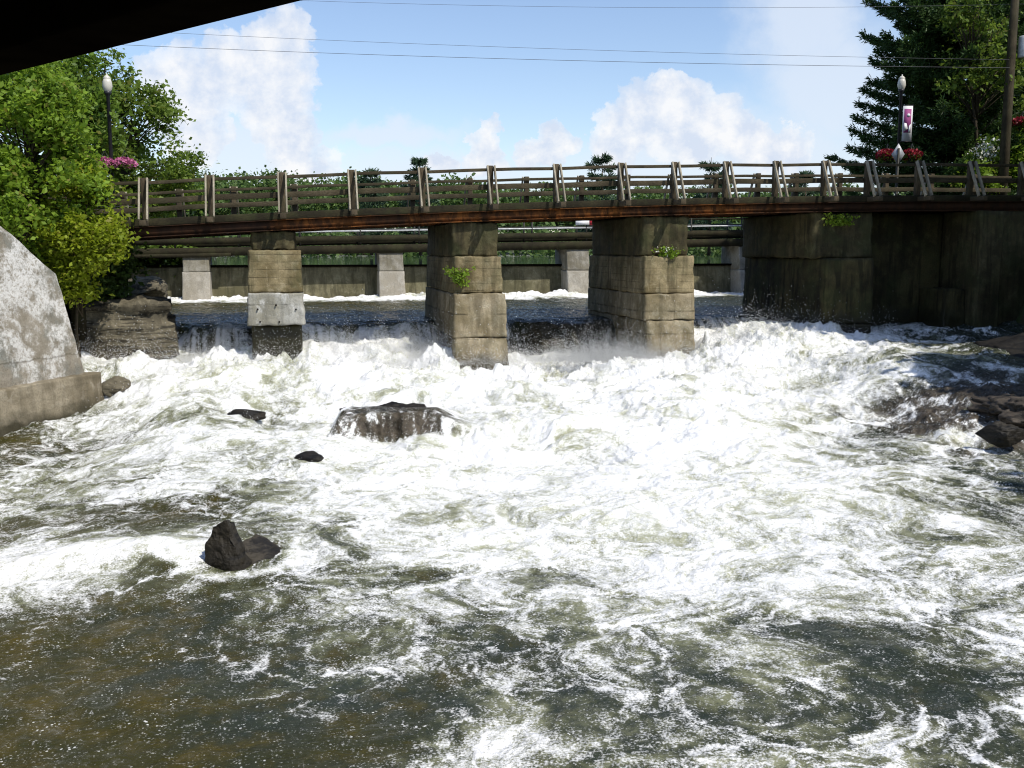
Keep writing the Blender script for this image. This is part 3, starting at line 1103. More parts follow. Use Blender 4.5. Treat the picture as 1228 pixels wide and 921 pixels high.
def hull_rock(name, pts, c, mat, seed, amp=0.03, cuts=5):
    """a faceted block: the hull of a few corners, subdivided and weathered"""
    bm = bmesh.new()
    vs = [bm.verts.new(q) for q in pts]
    bmesh.ops.convex_hull(bm, input=vs)
    bmesh.ops.delete(bm, geom=[v for v in bm.verts if not v.link_faces], context='VERTS')
    bmesh.ops.triangulate(bm, faces=bm.faces[:])
    for _ in range(cuts):
        bmesh.ops.subdivide_edges(bm, edges=bm.edges[:], cuts=1, use_grid_fill=True)
    bmesh.ops.recalc_face_normals(bm, faces=bm.faces[:])
    bm.normal_update()
    P = np.array([v.co[:] for v in bm.verts])
    N = np.array([v.normal[:] for v in bm.verts])
    d = fbm3(P * 3.5 + seed, 4, seed) - 0.6 * np.abs(fbm3(P * 7.0 + seed, 3, seed + 4))
    P = P + N * (d * amp)[:, None]
    bm.verts.ensure_lookup_table()
    for v, q in zip(bm.verts, P):
        v.co = q
    bmesh.ops.triangulate(bm, faces=bm.faces[:])
    me = bpy.data.meshes.new(name)
    bm.to_mesh(me)
    bm.free()
    me.materials.append(mat)
    o = bpy.data.objects.new(name, me)
    COL.objects.link(o)
    o.location = c
    return o


ICO = {k: ico(k) for k in (2, 3, 4, 5, 6)}


def rock(name, c, r, mat, seed, sub=4, boxy=0.0, strat=0.0, rough=0.25, rz=0.0, tilt=0.0, parent=None, smooth=False, peak=0.0, cuts=9, stratamp=0.16):
    V, Fa = ICO[sub]
    V = V.copy()
    if boxy:
        m = np.max(np.abs(V), axis=1)[:, None]
        V = V * (1 - boxy) + boxy * V / m
    d = fbm3(V * 1.3 + seed * 3.1, 4, seed)
    V = V * (1 + rough * d)[:, None]
    # facets: cut by random planes
    rg = np.random.default_rng(seed)
    for i in range(cuts):
        nrm = rg.normal(size=3)
        nrm /= np.linalg.norm(nrm)
        lim = rg.uniform(0.62, 0.9)
        t = V @ nrm - lim
        V = V - np.maximum(t, 0)[:, None] * nrm * 0.85
    if peak:
        tz = np.clip(V[:, 2], -0.4, 1.2) + 0.4
        V[:, :2] *= (1 - peak * np.clip(tz / 1.4, 0, 1))[:, None]
        V[:, 0] += 0.25 * peak * tz
    V = V * np.array(r)
    if strat:
        lay = np.floor(V[:, 2] / strat + 0.7 * fbm3(V * 0.35 + seed, 2, seed + 5))
        o_ = np.sin(lay * 12.9898 + seed) * 43758.5453
        o_ = (o_ - np.floor(o_)) - 0.5
        V[:, :2] *= (1 + stratamp * o_)[:, None]
    V = V + 0.06 * min(r) * fbm3(V * 4 / max(min(r), 0.3) + seed, 3, seed + 9)[:, None] * V / np.linalg.norm(V, axis=1)[:, None]
    ct, st = math.cos(tilt), math.sin(tilt)
    V = V @ np.array([[ct, 0, -st], [0, 1, 0], [st, 0, ct]])
    cz, sz_ = math.cos(rz), math.sin(rz)
    V = V @ np.array([[cz, sz_, 0], [-sz_, cz, 0], [0, 0, 1]])
    o = mesh_np(name, V, Fa, mat, parent, smooth=smooth)
    o.location = c
    return o


# ------------------------------------------------------------------ the bridge across the rapids
bridge = thing('road_bridge', 'weathered timber and rusty steel bridge with plank railings, on four concrete piers above the rapids', 'bridge', W(0, 0, deck_z(0)))
S0, S1 = -14.0, 19.0
ss = np.linspace(S0, S1, 23)


def along(mb, p0, p1, z0, z1, zf=deck_z, a=None):
    """a member following the deck's grade"""
    q = ss if a is None else a
    n_ = len(q)
    vs, f = [], []
    for s in q:
        for p, z in ((p0, z0), (p1, z0), (p1, z1), (p0, z1)):
            vs.append(tuple(W(s, p, zf(s) + z)))
    for i in range(n_ - 1):
        for k in range(4):
            k2 = (k + 1) % 4
            f.append((i * 4 + k, (i + 1) * 4 + k, (i + 1) * 4 + k2, i * 4 + k2))
    f.append((0, 1, 2, 3))
    L = (n_ - 1) * 4
    f.append((L + 3, L + 2, L + 1, L))
    mb._add(vs, f)
    return mb


along(MB(), 0.05, 5.0, -0.16, -0.05).build('deck', M['timber_dark'], bridge, True)
along(MB(), 0.32, 4.72, -0.05, -0.03).build('roadway', M['asphalt'], bridge, True)
along(MB(), -0.02, 0.26, -0.18, 0.0).build('curb_beam', M['timber_dark'], bridge, True, bevel=0.015)
along(MB(), 4.76, 5.02, -0.18, 0.0).build('curb_beam', M['timber_dark'], bridge, True, bevel=0.015)
for p_ in (0.06, 1.25, 2.5, 3.75, 4.86):
    g = MB()
    dp = 0.25 if p_ > 0.5 else 0.27
    along(g, p_ - 0.012, p_ + 0.012, -0.18 - dp + 0.02, -0.20)
    along(g, p_ - 0.09, p_ + 0.09, -0.20, -0.1825)
    along(g, p_ - 0.09, p_ + 0.09, -0.18 - dp, -0.18 - dp + 0.022)
    g.build('girder', M['rust'], bridge, True)
# cross beams under the deck
for s in np.arange(-12.5, 18, 2.6):
    MB().bar(W(s, 0.2, deck_z(s) - 0.27), W(s, 4.75, deck_z(s) - 0.27), 0.16, 0.16).build('cross_beam', M['near_black'], bridge, True)

post_s = [-10.7, -9.15, -7.61, -5.88, -4.15, -2.35, -0.56, 1.24, 3.03, 4.58, 6.10, 7.60, 9.11, 10.48, 12.11, 13.85, 15.6, 17.3]


def make_post(far=False):
    """near posts carry a pair of raking planks down to the outrigger; local frame: x along the deck, y upstream"""
    sg = -1 if not far else 1
    y0 = 0.0
    root = MB().box(-0.07, 0.07, y0 - 0.07, y0 + 0.07, -0.02, 0.985).build('railing_post', M['timber_v'], bridge, bevel=0.01)
    for sx in (-1, 1):
        b = MB()
        x = sx * 0.094
        b.bar((x, sg * 0.075, 0.97), (x, sg * 0.56, -0.04), 0.042, 0.10, up=(0, 1, 0.5))
        b.build('brace', M['timber_pale'], root, bevel=0.006)
    MB().box(-0.075, 0.075, min(0, sg * 0.72), max(0, sg * 0.72), -0.175, -0.045).build('outrigger', M['timber_v'], root, bevel=0.01)
    return root


for far in (False, True):
    proto = make_post(far)
    pp = 0.13 if not far else 4.88
    for i, s in enumerate(post_s):
        o = proto if i == 0 else copy_tree(proto, bridge)
        s_ = s + (0.0 if not far else 0.35)
        o.location = W(s_, pp, deck_z(s_)) - Vector(bridge.location)
        o.rotation_euler = (random.uniform(-0.012, 0.012), random.uniform(-0.012, 0.012), TH)
for p_ in (0.235, 4.72):
    a = np.linspace(S0 + 1.5, S1, 26)
    jig = lambda s: deck_z(s) + 0.012 * math.sin(s * 3.1 + p_)
    along(MB(), p_ - 0.03, p_ + 0.03, 0.845, 0.925, jig, a).build('top_rail', M['timber'], bridge, True, bevel=0.006)
    along(MB(), p_ - 0.03, p_ + 0.03, 0.37, 0.51, jig, a).build('mid_rail', M['timber'], bridge, True, bevel=0.006)

# ------------------------------------------------------------------ bridge piers
PG = 'concrete piers under the bridge'


def pier_block(name, s0, s1, pf0, pf1, pb, z0, z1, mat, parent, grow=0.0, amp=0.018, seed=0, n=26):
    """s range, front at p=pf0 (bottom) / pf1 (top), back at pb"""
    c = [W(s0 - grow, pf0, z0), W(s1 + grow, pf0, z0), W(s1 + grow, pb, z0), W(s0 - grow, pb, z0),
         W(s0, pf1, z1), W(s1, pf1, z1), W(s1, pb, z1), W(s0, pb, z1)]
    return rough_block(name, c, mat, parent, n, amp, seed)


def pier(s, w, label, z_base, top, cap_dz, cap_w, mids, seed, loc_z):
    t = thing('bridge_pier', label, 'pier', W(s, 2, loc_z), 0, PG)
    capb = top - cap_dz
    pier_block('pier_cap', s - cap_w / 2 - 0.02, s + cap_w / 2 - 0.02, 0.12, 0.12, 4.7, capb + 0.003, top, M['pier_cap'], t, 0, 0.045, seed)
    for i, (z0, z1, ww, pf0, pf1, m, nm) in enumerate(mids):
        pier_block(nm, s - ww / 2, s + ww / 2, pf0, pf1, 4.9 + 0.05 * i, z0, z1, M[m], t, 0.03, 0.032, seed + 3 * i + 1, 30)
    return t


def gtop(s):
    return deck_z(s) - 0.46


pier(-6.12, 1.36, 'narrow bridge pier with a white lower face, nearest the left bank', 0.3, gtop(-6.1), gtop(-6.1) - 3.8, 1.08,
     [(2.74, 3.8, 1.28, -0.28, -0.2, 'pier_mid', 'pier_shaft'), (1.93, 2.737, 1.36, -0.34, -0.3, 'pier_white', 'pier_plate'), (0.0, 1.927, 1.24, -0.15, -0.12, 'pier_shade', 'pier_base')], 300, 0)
wp = [o for o in bpy.data.objects if o.name.startswith('pier_plate')][0]
for px, py in ((309, 371), (331, 366), (355, 371), (312, 386), (335, 386)):
    d_ = sight(px, py)
    q0 = Vector((0, 0, CAM_H))
    kk = (B0 @ NX - 0.372) / (d_[:2] @ NX)
    c_ = q0 + Vector(d_) * kk
    n3_ = Vector((NX[0], NX[1], 0))
    MB().tube([c_, c_ + n3_ * 0.06], 0.022, 10).build('tie_hole', M['near_black'], wp, True)
pier(-0.95, 1.36, 'stepped brown bridge pier with weeds on its left corner, rising from the white foam', 0.3, gtop(-0.95), gtop(-0.95) - 3.63, 1.24,
     [(2.68, 3.63, 1.26, -0.22, -0.15, 'pier_mid', 'pier_shaft'), (1.53, 2.677, 1.37, -0.5, -0.38, 'pier_low', 'pier_block'), (0.0, 1.527, 1.40, -0.95, -0.52, 'pier_low', 'pier_base')], 320, 0)
pier(4.38, 1.42, 'grey bridge pier with a small white flowering weed on its ledge', 0.3, gtop(4.38), gtop(4.38) - 3.64, 1.36,
     [(2.62, 3.64, 1.44, -0.2, -0.15, 'pier_mid', 'pier_shaft'), (1.9, 2.617, 1.45, -0.3, -0.24, 'pier_low', 'pier_block'), (0.0, 1.897, 1.42, -0.48, -0.3, 'pier_low', 'pier_base')], 340, 0)
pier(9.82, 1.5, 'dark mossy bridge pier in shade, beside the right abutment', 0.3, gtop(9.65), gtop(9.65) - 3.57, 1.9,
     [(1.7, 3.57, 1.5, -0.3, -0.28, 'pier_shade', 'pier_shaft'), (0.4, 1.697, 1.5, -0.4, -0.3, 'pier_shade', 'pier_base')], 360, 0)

ab = thing('bridge_abutment', 'stained concrete abutment darkened for shade, carrying the right end of the bridge', 'abutment', W(13, 0, 1))
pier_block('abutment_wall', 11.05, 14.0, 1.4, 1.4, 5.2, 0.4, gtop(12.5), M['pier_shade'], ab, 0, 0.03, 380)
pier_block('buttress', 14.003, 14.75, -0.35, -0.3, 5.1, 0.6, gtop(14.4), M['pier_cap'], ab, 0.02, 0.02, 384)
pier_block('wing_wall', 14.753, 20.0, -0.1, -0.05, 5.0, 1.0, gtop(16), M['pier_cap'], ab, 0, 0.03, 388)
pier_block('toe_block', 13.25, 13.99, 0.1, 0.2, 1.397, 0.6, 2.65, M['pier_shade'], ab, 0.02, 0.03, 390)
ab2 = thing('bridge_abutment', 'shadowed timber crib abutment under the left end of the bridge, behind the bushes', 'abutment', W(-12, 0, 2))
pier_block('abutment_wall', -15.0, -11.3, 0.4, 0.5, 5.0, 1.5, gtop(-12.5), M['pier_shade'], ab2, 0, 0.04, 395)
MB().bar(W(-10.85, 0.3, 1.6), W(-10.85, 0.3, gtop(-10.9)), 0.26, 0.26).build('timber_post', M['timber_dark'], ab2, True)

# ------------------------------------------------------------------ the dam with its walkway
dam = thing('spillway_dam', 'low olive concrete spillway dam with water running down its wet face', 'dam', W(2, 16, 1.5))
c = [W(-13.5, 15.85, 0.8), W(18, 15.85, 0.8), W(18, 16.9, 0.8), W(-13.5, 16.9, 0.8), W(-13.5, 16.15, 3.12), W(18, 16.15, 3.12), W(18, 16.6, 3.12), W(-13.5, 16.6, 3.12)]
rough_block('spillway', c, M['dam'], dam, 40, 0.02, 401)
MB().hexa([W(-13.5, 16.05, 3.123), W(18, 16.05, 3.123), W(18, 16.5, 3.123), W(-13.5, 16.5, 3.123), W(-13.5, 16.05, 3.2), W(18, 16.05, 3.2), W(18, 16.5, 3.2), W(-13.5, 16.5, 3.2)]).build('crest_beam', M['near_black'], dam, True)


def wz(s):
    return 3.82 + 0.018 * (s + 9)


for i, (s, lab) in enumerate(((-9.25, 'squat dam pier with tan lower block beside the rubble bank'), (-1.57, 'slim dam pier seen between the two left bridge piers'),
                              (6.42, 'leaning grey dam pier seen between the second and third bridge piers'), (14.4, 'battered grey dam pier seen just left of the dark bridge pier'))):
    t = thing('dam_pier', lab, 'pier', W(s, 15.5, 1.6), 0, 'piers of the dam')
    pier_block('pier_top', s - 0.5, s + 0.5, 15.2, 15.4, 17.2, 2.95, wz(s) - 0.1, M['dam_pier'], t, 0.0, 0.015, 410 + i)
    pier_block('pier_foot', s - 0.52, s + 0.52, 14.7, 15.2, 17.2, 1.2, 2.947, M['dam_pier_low'], t, 0.03, 0.015, 420 + i)

wk = thing('dam_walkway', 'steel walkway with pipe handrails carried on the dam piers', 'walkway', W(2, 16, 4))
wa = np.linspace(-15.5, 19, 8)
along(MB(), 15.3, 15.45, -0.26, 0.08, wz, wa).build('edge_beam', M['timber_dark'], wk, True)
along(MB(), 16.75, 16.9, -0.26, 0.08, wz, wa).build('edge_beam', M['timber_dark'], wk, True)
along(MB(), 15.451, 16.749, 0.0, 0.06, wz, wa).build('walk_deck', M['timber_dark'], wk, True)
for p_, zt, m in ((15.36, 0.64, 'galv'), (15.36, 0.95, 'timber_dark'), (16.82, 0.45, 'timber_dark'), (16.82, 0.72, 'green_paint')):
    mb = MB()
    mb.tube([W(s, p_, wz(s) + zt) for s in wa], 0.034, 8)
    mb.build('handrail', M[m], wk, True, True)
along(MB(), 15.31, 15.34, 0.20, 0.44, wz, wa).build('kick_board', M['timber_dark'], wk, True)
along(MB(), 16.84, 16.87, 0.10, 0.34, wz, wa).build('kick_board', M['timber_dark'], wk, True)
MB().hexa([W(-15.4, 15.25, 3.42), W(-7.9, 15.25, 3.55), W(-7.9, 15.29, 3.55), W(-15.4, 15.29, 3.42), W(-15.4, 15.25, 3.55), W(-7.9, 15.25, 3.70), W(-7.9, 15.29, 3.70), W(-15.4, 15.29, 3.55)]).build('lower_board', M['timber_dark'], wk, True)
for p_ in (15.36, 16.82):
    for s in np.arange(-14.8, 18.5, 2.4):
        MB().tube([W(s, p_, wz(s) + 0.03), W(s, p_, wz(s) + 1.0)], 0.04, 8).build('stanchion', M['green_paint'], wk, True, True)
brd = thing('barrier_board', 'narrow red and white board fixed on the dam walkway handrail', 'barrier', W(6.6, 15.2, 4.9))
for i, (a, b, m) in enumerate(((6.3, 6.9, 'white_paint'), (6.903, 7.5, 'red_paint'), (7.503, 8.3, 'white_paint'))):
    MB().hexa([W(a, 15.27, 4.86), W(b, 15.27, 4.87), W(b, 15.30, 4.87), W(a, 15.30, 4.86), W(a, 15.27, 5.04), W(b, 15.27, 5.05), W(b, 15.30, 5.05), W(a, 15.30, 5.04)]).build('board_band', M[m], brd, True)

# ------------------------------------------------------------------ retaining wall on the left bank
WD = np.array([0.267, 0.964])
WD /= np.linalg.norm(WD)
WN = np.array([WD[1], -WD[0]])
WP = np.array([-10.14, 19.34])


def L(a, b, z):
    q = WP + a * WD + b * WN
    return (q[0], q[1], z)


def build_wall():
    t = thing('retaining_wall', 'tall battered concrete wall with flaking whitewash, standing on a stone footing at the left bank', 'wall', L(0, 0, 0))
    # battered face, its top falling towards the river bend
    a = np.linspace(-9.0, 2.98, 90)
    v = np.linspace(0, 1, 46)
    top = np.interp(a, [-9, -3, 0.0, 2.98], [4.78, 5.1, 4.98, 3.28])
    A, Vv = np.meshgrid(a, v)
    T = np.broadcast_to(top, A.shape)
    Z = 1.02 + (T - 1.02) * Vv
    endb = 0.19 * (Z - 1.02)
    A2 = np.where(A > 1.5, A - endb * ((A - 1.5) / 1.48) * 0.9, A)
    Bt = -0.34 - 0.13 * (Z - 1.02) + 0.02 * fbm2(A * 2.5, Z * 2.5, 4, 433)
    def grid(A_, B_, Z_):
        nR, nC = A_.shape
        P = WP[None, None, :] + A_[..., None] * WD + B_[..., None] * WN
        V = np.concatenate([P, Z_[..., None]], -1).reshape(-1, 3)
        idx = np.arange(nR * nC).reshape(nR, nC)
        Q = np.stack([idx[:-1, :-1], idx[:-1, 1:], idx[1:, 1:], idx[1:, :-1]], -1).reshape(-1, 4)
        return V, Q
    parts = [grid(A2, Bt, Z)]
    # top cap and the end face running back into the bank
    w = np.linspace(0, 1, 12)[:, None]
    parts.append(grid(np.repeat(A2[-1:], 12, 0), Bt[-1:] - 2.2 * w, np.repeat(Z[-1:], 12, 0)))
    parts.append(grid(np.repeat(A2[:, -1:], 12, 1) + 0.10 * w.T, Bt[:, -1:] - 2.2 * w.T, np.repeat(Z[:, -1:], 12, 1)))
    Vs, Fs, n_ = [], [], 0
    for V, Q in parts:
        Vs.append(V)
        Fs.append(Q + n_)
        n_ += len(V)
    mesh_np('wall_face', np.concatenate(Vs), np.concatenate(Fs), M['wall'], t, True, False)
    c = [L(-9.2, 0, -0.6), L(3.25, 0.0, -0.6), L(3.15, -2.6, -0.6), L(-9.2, -2.6, -0.6), L(-9.2, -0.06, 1.0), L(3.2, -0.06, 1.05), L(3.1, -2.6, 1.05), L(-9.2, -2.6, 1.0)]
    rough_block('footing', c, M['footing'], t, 60, 0.03, 436, 4.0)


build_wall()

# ------------------------------------------------------------------ rocks
tag(rock('rock_outcrop', at(150, 425, 26.0) + Vector((0, 0, -0.25)), (1.35, 1.5, 1.75), M['rock'], 502, 6, boxy=0.82, strat=0.30, rough=0.09, rz=0.35, cuts=2, stratamp=0.24),
    'layered grey brown rock outcrop between the left wall and the first fall', 'rock')
tag(rock('rock', at(175, 345, 37) + Vector((0, 0, -0.1)), (0.75, 0.8, 0.55), M['rock'], 507, 5, boxy=0.5, rough=0.2), 'pale block of rock on the left bank behind the timber bridge post', 'rock')
tag(rock('rock', at_z(136, 466, 0.62), (0.42, 0.4, 0.3), M['rock'], 511, 4, rough=0.3), 'small tan rock at the foot of the layered outcrop, beside the wall footing', 'rock')
tag(rock('rock', ledge_c + Vector((-0.38, 0.42, -0.17)), (0.84, 0.60, 0.40), M['wet_rock'], 515, 6, boxy=0.6, strat=0.13, rough=0.22, rz=-0.20, smooth=False), 'flat topped dark ledge rock in mid river with water spilling over its front', 'rock')
pr_ = at_z(268, 690, 0.05) + Vector((0, 0.15, 0))
tag(hull_rock('rock', [(-0.24, -0.12, -0.4), (0.34, -0.2, -0.4), (0.3, 0.32, -0.4), (-0.22, 0.32, -0.4), (-0.24, -0.06, 0.30), (-0.30, 0.16, 0.10), (-0.14, -0.04, 0.56), (0.03, -0.05, 0.63), (0.05, 0.2, 0.56), (-0.12, 0.2, 0.50), (0.16, -0.15, 0.32), (0.32, 0.02, 0.02), (0.12, -0.24, 0.0)], pr_, M['wet_rock'], 523, 0.038),
    'black blunt rock leaning to the left in the shallows near the left foreground', 'rock')
tag(hull_rock('rock', [(-0.18, 0.0, 0.30), (-0.05, 0.3, 0.34), (0.30, 0.10, 0.06), (0.36, 0.40, 0.05), (0.25, -0.18, -0.1), (-0.15, -0.18, 0.10), (-0.3, 0.3, -0.4), (0.4, 0.3, -0.4), (0.4, -0.2, -0.4), (-0.3, -0.2, -0.4)], pr_ + Vector((0.30, 0.12, 0.0)), M['wet_brown'], 529, 0.025),
    'low brown slab of rock sloping away from the black leaning rock', 'rock')
tag(rock('rock', at_z(295, 500, 0.42) + Vector((0, 0, 0.03)), (0.42, 0.3, 0.15), M['wet_rock'], 533, 4, rough=0.3), 'small low dark rock awash in the foam left of the flat ledge rock', 'rock')
tag(rock('rock', at_z(374, 560, 0.24) + Vector((0, 0, 0.10)), (0.32, 0.25, 0.16), M['wet_rock'], 537, 4, rough=0.3), 'little dark rock just breaking the water below the flat ledge rock', 'rock')
tag(rock('rock', at_z(305, 452, 0.70) + Vector((0, 0, 0.12)), (0.42, 0.3, 0.22), M['wet_rock'], 541, 4, rough=0.3), 'dark rock in the foam below the white faced pier', 'rock')
tag(rock('rock', at_z(318, 398, 0.98) + Vector((0, 0.7, -0.15)), (1.05, 0.7, 0.55), M['wet_rock'], 545, 5, boxy=0.5, rough=0.2), 'dark boulder under the white faced pier with water pouring past', 'rock')
tag(rock('rock_shelf', at_z(1190, 487, 0.85) + Vector((1.1, 0.3, -0.26)), (1.2, 0.9, 0.42), M['brown_rock'], 551, 6, boxy=0.35, strat=0.0, rough=0.42, rz=0.1), 'broad wet brown rock shelf at the right edge of the rapids', 'rock')
tag(rock('rock', at_z(1190, 512, 0.7) + Vector((0.1, -0.1, -0.12)), (0.42, 0.32, 0.22), M['wet_rock'], 557, 5, rough=0.3), 'dark knobbly rock in front of the brown rock shelf', 'rock')
tag(rock('rock', at_z(1010, 402, 1.4) + Vector((0, 0.2, 0.0)), (0.75, 0.5, 0.25), M['wet_rock'], 561, 5, rough=0.3), 'low dark rock at the foot of the shaded mossy pier', 'rock')
tag(rock('boulder', at_z(1205, 430, 1.15) + Vector((1.2, 0.6, -0.1)), (1.6, 1.2, 0.75), M['wet_rock'], 565, 5, boxy=0.3, rough=0.3), 'big dark boulder in shade against the right bank below the abutment', 'rock')
tag(rock('boulder', at_z(1120, 388, 1.5) + Vector((0.4, 0.8, -0.1)), (1.2, 0.8, 0.5), M['wet_rock'], 569, 5, boxy=0.3, rough=0.3), 'dark boulder in front of the shaded abutment wall', 'rock')


def rubble():
    rg = np.random.default_rng(61)
    Vs, Fs, n_ = [], [], 0
    V0, F0 = ICO[2]
    for i in range(420):
        px, py = rg.uniform(150, 232), rg.uniform(326, 358)
        Y = rg.uniform(37.5, 40.5)
        q = at(px, py, Y)
        gz = float(ground_h(np.array([q.x]), np.array([q.y]))[0])
        r = rg.uniform(0.07, 0.2)
        V = V0 * (1 + 0.25 * rg.normal(size=(len(V0), 1)) * 0.6) * (r * rg.uniform(0.6, 1.3, 3))
        Vs.append(V + np.array([q.x, q.y, gz + r * 0.3]))
        Fs.append(F0 + n_)
        n_ += len(V0)
    o = mesh_np('rubble', np.concatenate(Vs), np.concatenate(Fs), M['rock'])
    tag(o, 'loose stone rubble covering the left bank below the dam', 'rubble', kind='stuff')


rubble()


# ------------------------------------------------------------------ foliage
def leaf_quads(C, size, rg, flat=0.0, elong=1.6, droop=0.0):
    """one folded rhombus (two triangles sharing the midrib) per centre; returns V, quads"""
    n_ = len(C)
    u = rg.normal(size=(n_, 3))
    u[:, 2] = u[:, 2] * (1 - flat) - droop
    u /= np.linalg.norm(u, axis=1)[:, None]
    w = rg.normal(size=(n_, 3))
    w[:, 2] *= (1 - flat * 0.6)
    w -= (w * u).sum(1)[:, None] * u
    w /= np.linalg.norm(w, axis=1)[:, None]
    s = size * rg.uniform(0.5, 1.5, n_)[:, None]
    nn = np.cross(u, w)
    V = np.stack([C - u * s * elong / 2, C + w * s / 2 + nn * s * 0.12, C + u * s * elong / 2, C - w * s / 2 + nn * s * 0.12], 1).reshape(-1, 3)
    Q = np.arange(n_ * 4).reshape(-1, 4)
    return V, Q


def leafy(name, label, cat, base, blobs, n_clump, leaf, mat, seed, group=None, trunk=None, per=46, clump_r=0.34, limb_r=0.05, shell=0.55, sprays=(), gate=-0.12):
    """a tapered trunk, limbs to clumps spread through the crown's blobs (x, y, z, rx, ry, rz in metres), leaves round each clump"""
    rg = np.random.default_rng(seed)
    t = thing(name, label, cat, base, 0, group)
    vol = np.array([b[3] * b[4] * b[5] for b in blobs]) ** 0.75
    pick = rg.choice(len(blobs), n_clump, p=vol / vol.sum())
    d = rg.normal(size=(n_clump, 3))
    d /= np.linalg.norm(d, axis=1)[:, None]
    rad = rg.uniform(0, 1, n_clump) ** 0.33 * (1 - shell) + shell * rg.uniform(0.75, 1.18, n_clump)
    bl = np.array(blobs)
    C = bl[pick, :3] + d * rad[:, None] * bl[pick, 3:6]
    if len(sprays):
        C = np.concatenate([C, np.array(sprays)])
    keep = (C[:, 2] > base[2] + 0.05) & ((fbm3(C * 0.95 + seed * 1.7, 2, seed) > gate) | (np.arange(len(C)) >= n_clump))
    C = C[keep]
    # limbs
    mb = MB()
    b0 = Vector(base)
    tops = trunk if trunk else [tuple(bl[:, :3].mean(0))]
    for tp in tops:
        tp = Vector(tp)
        mid = b0.lerp(tp, 0.5) + Vector((rg.uniform(-.2, .2), rg.uniform(-.2, .2), 0))
        mb.tube([b0 + Vector((0, 0, -0.3)), b0.lerp(mid, 0.5), mid, mid.lerp(tp, 0.6), tp], [limb_r * 2.2, limb_r * 1.8, limb_r * 1.4, limb_r, limb_r * 0.4], 7)
    lim = C[rg.choice(len(C), min(len(C), 90), replace=False)]
    for q in lim:
        q = Vector(q)
        tp = Vector(tops[rg.integers(len(tops))])
        f = min(0.95, max(0.25, (q.z - b0.z) / max(0.5, tp.z - b0.z) * 0.8))
        st = b0.lerp(tp, f)
        m_ = st.lerp(q, 0.55) + Vector((0, 0, 0.12))
        mb.tube([st, m_, q], [limb_r * 0.55, limb_r * 0.32, limb_r * 0.1], 5)
    mb.build('trunk', M['bark'], t, True, True)
    k = rg.integers(int(per * 0.5), int(per * 1.5), len(C))
    R = np.repeat(C, k, 0)
    cr = np.repeat(rg.uniform(0.6, 1.3, len(C)) * clump_r, k)[:, None]
    P = R + rg.normal(size=R.shape) * cr * np.array([0.62, 0.62, 0.42])
    V, Q = leaf_quads(P, leaf, rg, 0.35, 1.7, 0.15)
    mesh_np('crown', V, Q, mat, t, True)
    return t


def pb(px, py, Y, r_px, squash=1.0, depth=1.0):
    """a crown blob measured off the photo at its real distance"""
    q = at(px, py, Y)
    r = r_px * Y / F_PX
    return (q.x, q.y, q.z, r, r * depth, r * squash)


def gnd(x, y):
    return float(ground_h(np.array([x]), np.array([y]))[0])


def base_at(px, Y, dz=-0.1):
    x = (px - 614) / F_PX * Y
    return (x, Y, gnd(x, Y) + dz)


# left bank
b_ = base_at(40, 23.5)
leafy('bush', 'big sunlit green bush behind the whitewashed wall', 'bush', (b_[0] - 0.3, b_[1], b_[2]),
      [pb(35, 150, 23.6, 62), pb(-30, 170, 23.5, 80), pb(60, 215, 23.4, 62), pb(5, 235, 22.6, 48), pb(20, 110, 24, 50), pb(70, 150, 23.8, 40), pb(62, 280, 23.8, 34)],
      1000, 0.075, M['leaf_bright'], 601, per=75, clump_r=0.30, gate=0.0)
b_ = base_at(98, 24.4)
leafy('bush', 'bright yellow bush hanging down over the end of the whitewashed wall', 'bush', b_,
      [pb(92, 262, 23.5, 40), pb(104, 308, 23.4, 32), pb(114, 282, 23.5, 28), pb(72, 302, 23.7, 26), pb(100, 235, 23.7, 28), pb(88, 334, 23.6, 20)],
      330, 0.065, M['leaf_yellow'], 607, per=80, clump_r=0.26, limb_r=0.03, gate=-0.08)
b_ = base_at(110, 33)
leafy('leafy_tree', 'light leafed tree with airy top standing behind the left end of the bridge', 'tree', b_,
      [pb(160, 160, 33, 52), pb(190, 195, 33, 42), pb(120, 190, 33, 55), pb(150, 225, 33, 60), pb(210, 225, 33, 24), pb(110, 130, 33.5, 40), pb(175, 130, 33, 28), pb(130, 105, 33, 26)],
      520, 0.085, M['leaf_airy'], 602, trunk=[tuple(at(126, 70, 33)), tuple(at(165, 130, 33))], per=52, clump_r=0.34, gate=-0.02,
      sprays=[tuple(at(x, y, 33)) for x, y in ((128, 70), (140, 66), (150, 84), (160, 87), (110, 75), (120, 85), (135, 92), (100, 85), (190, 108), (196, 112), (205, 126), (214, 142), (232, 186), (238, 190), (150, 100), (158, 98), (186, 110))])
b_ = base_at(30, 30)
leafy('leafy_tree', 'darker tree filling the gap between the big bush and the black overhead girder', 'tree', b_,
      [pb(20, 110, 30, 55), pb(60, 120, 30, 45), pb(85, 95, 30.5, 35), pb(-30, 80, 30, 70), pb(95, 150, 30.2, 40)],
      420, 0.11, M['leaf_mid'], 603, per=60, clump_r=0.36)
b_ = base_at(185, 40.5)
leafy('bush', 'low green bush on the left bank seen under the bridge', 'bush', b_, [pb(175, 315, 40.5, 22), pb(205, 318, 40.7, 20), pb(220, 306, 41, 20), pb(160, 306, 40.4, 20)], 110, 0.11, M['leaf_mid'], 604, per=50, limb_r=0.02)
b_ = base_at(128, 25.5)
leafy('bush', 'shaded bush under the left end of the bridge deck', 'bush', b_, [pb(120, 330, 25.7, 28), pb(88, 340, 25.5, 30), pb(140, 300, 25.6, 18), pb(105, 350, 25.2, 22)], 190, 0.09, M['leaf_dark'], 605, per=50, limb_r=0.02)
b_ = base_at(140, 36)
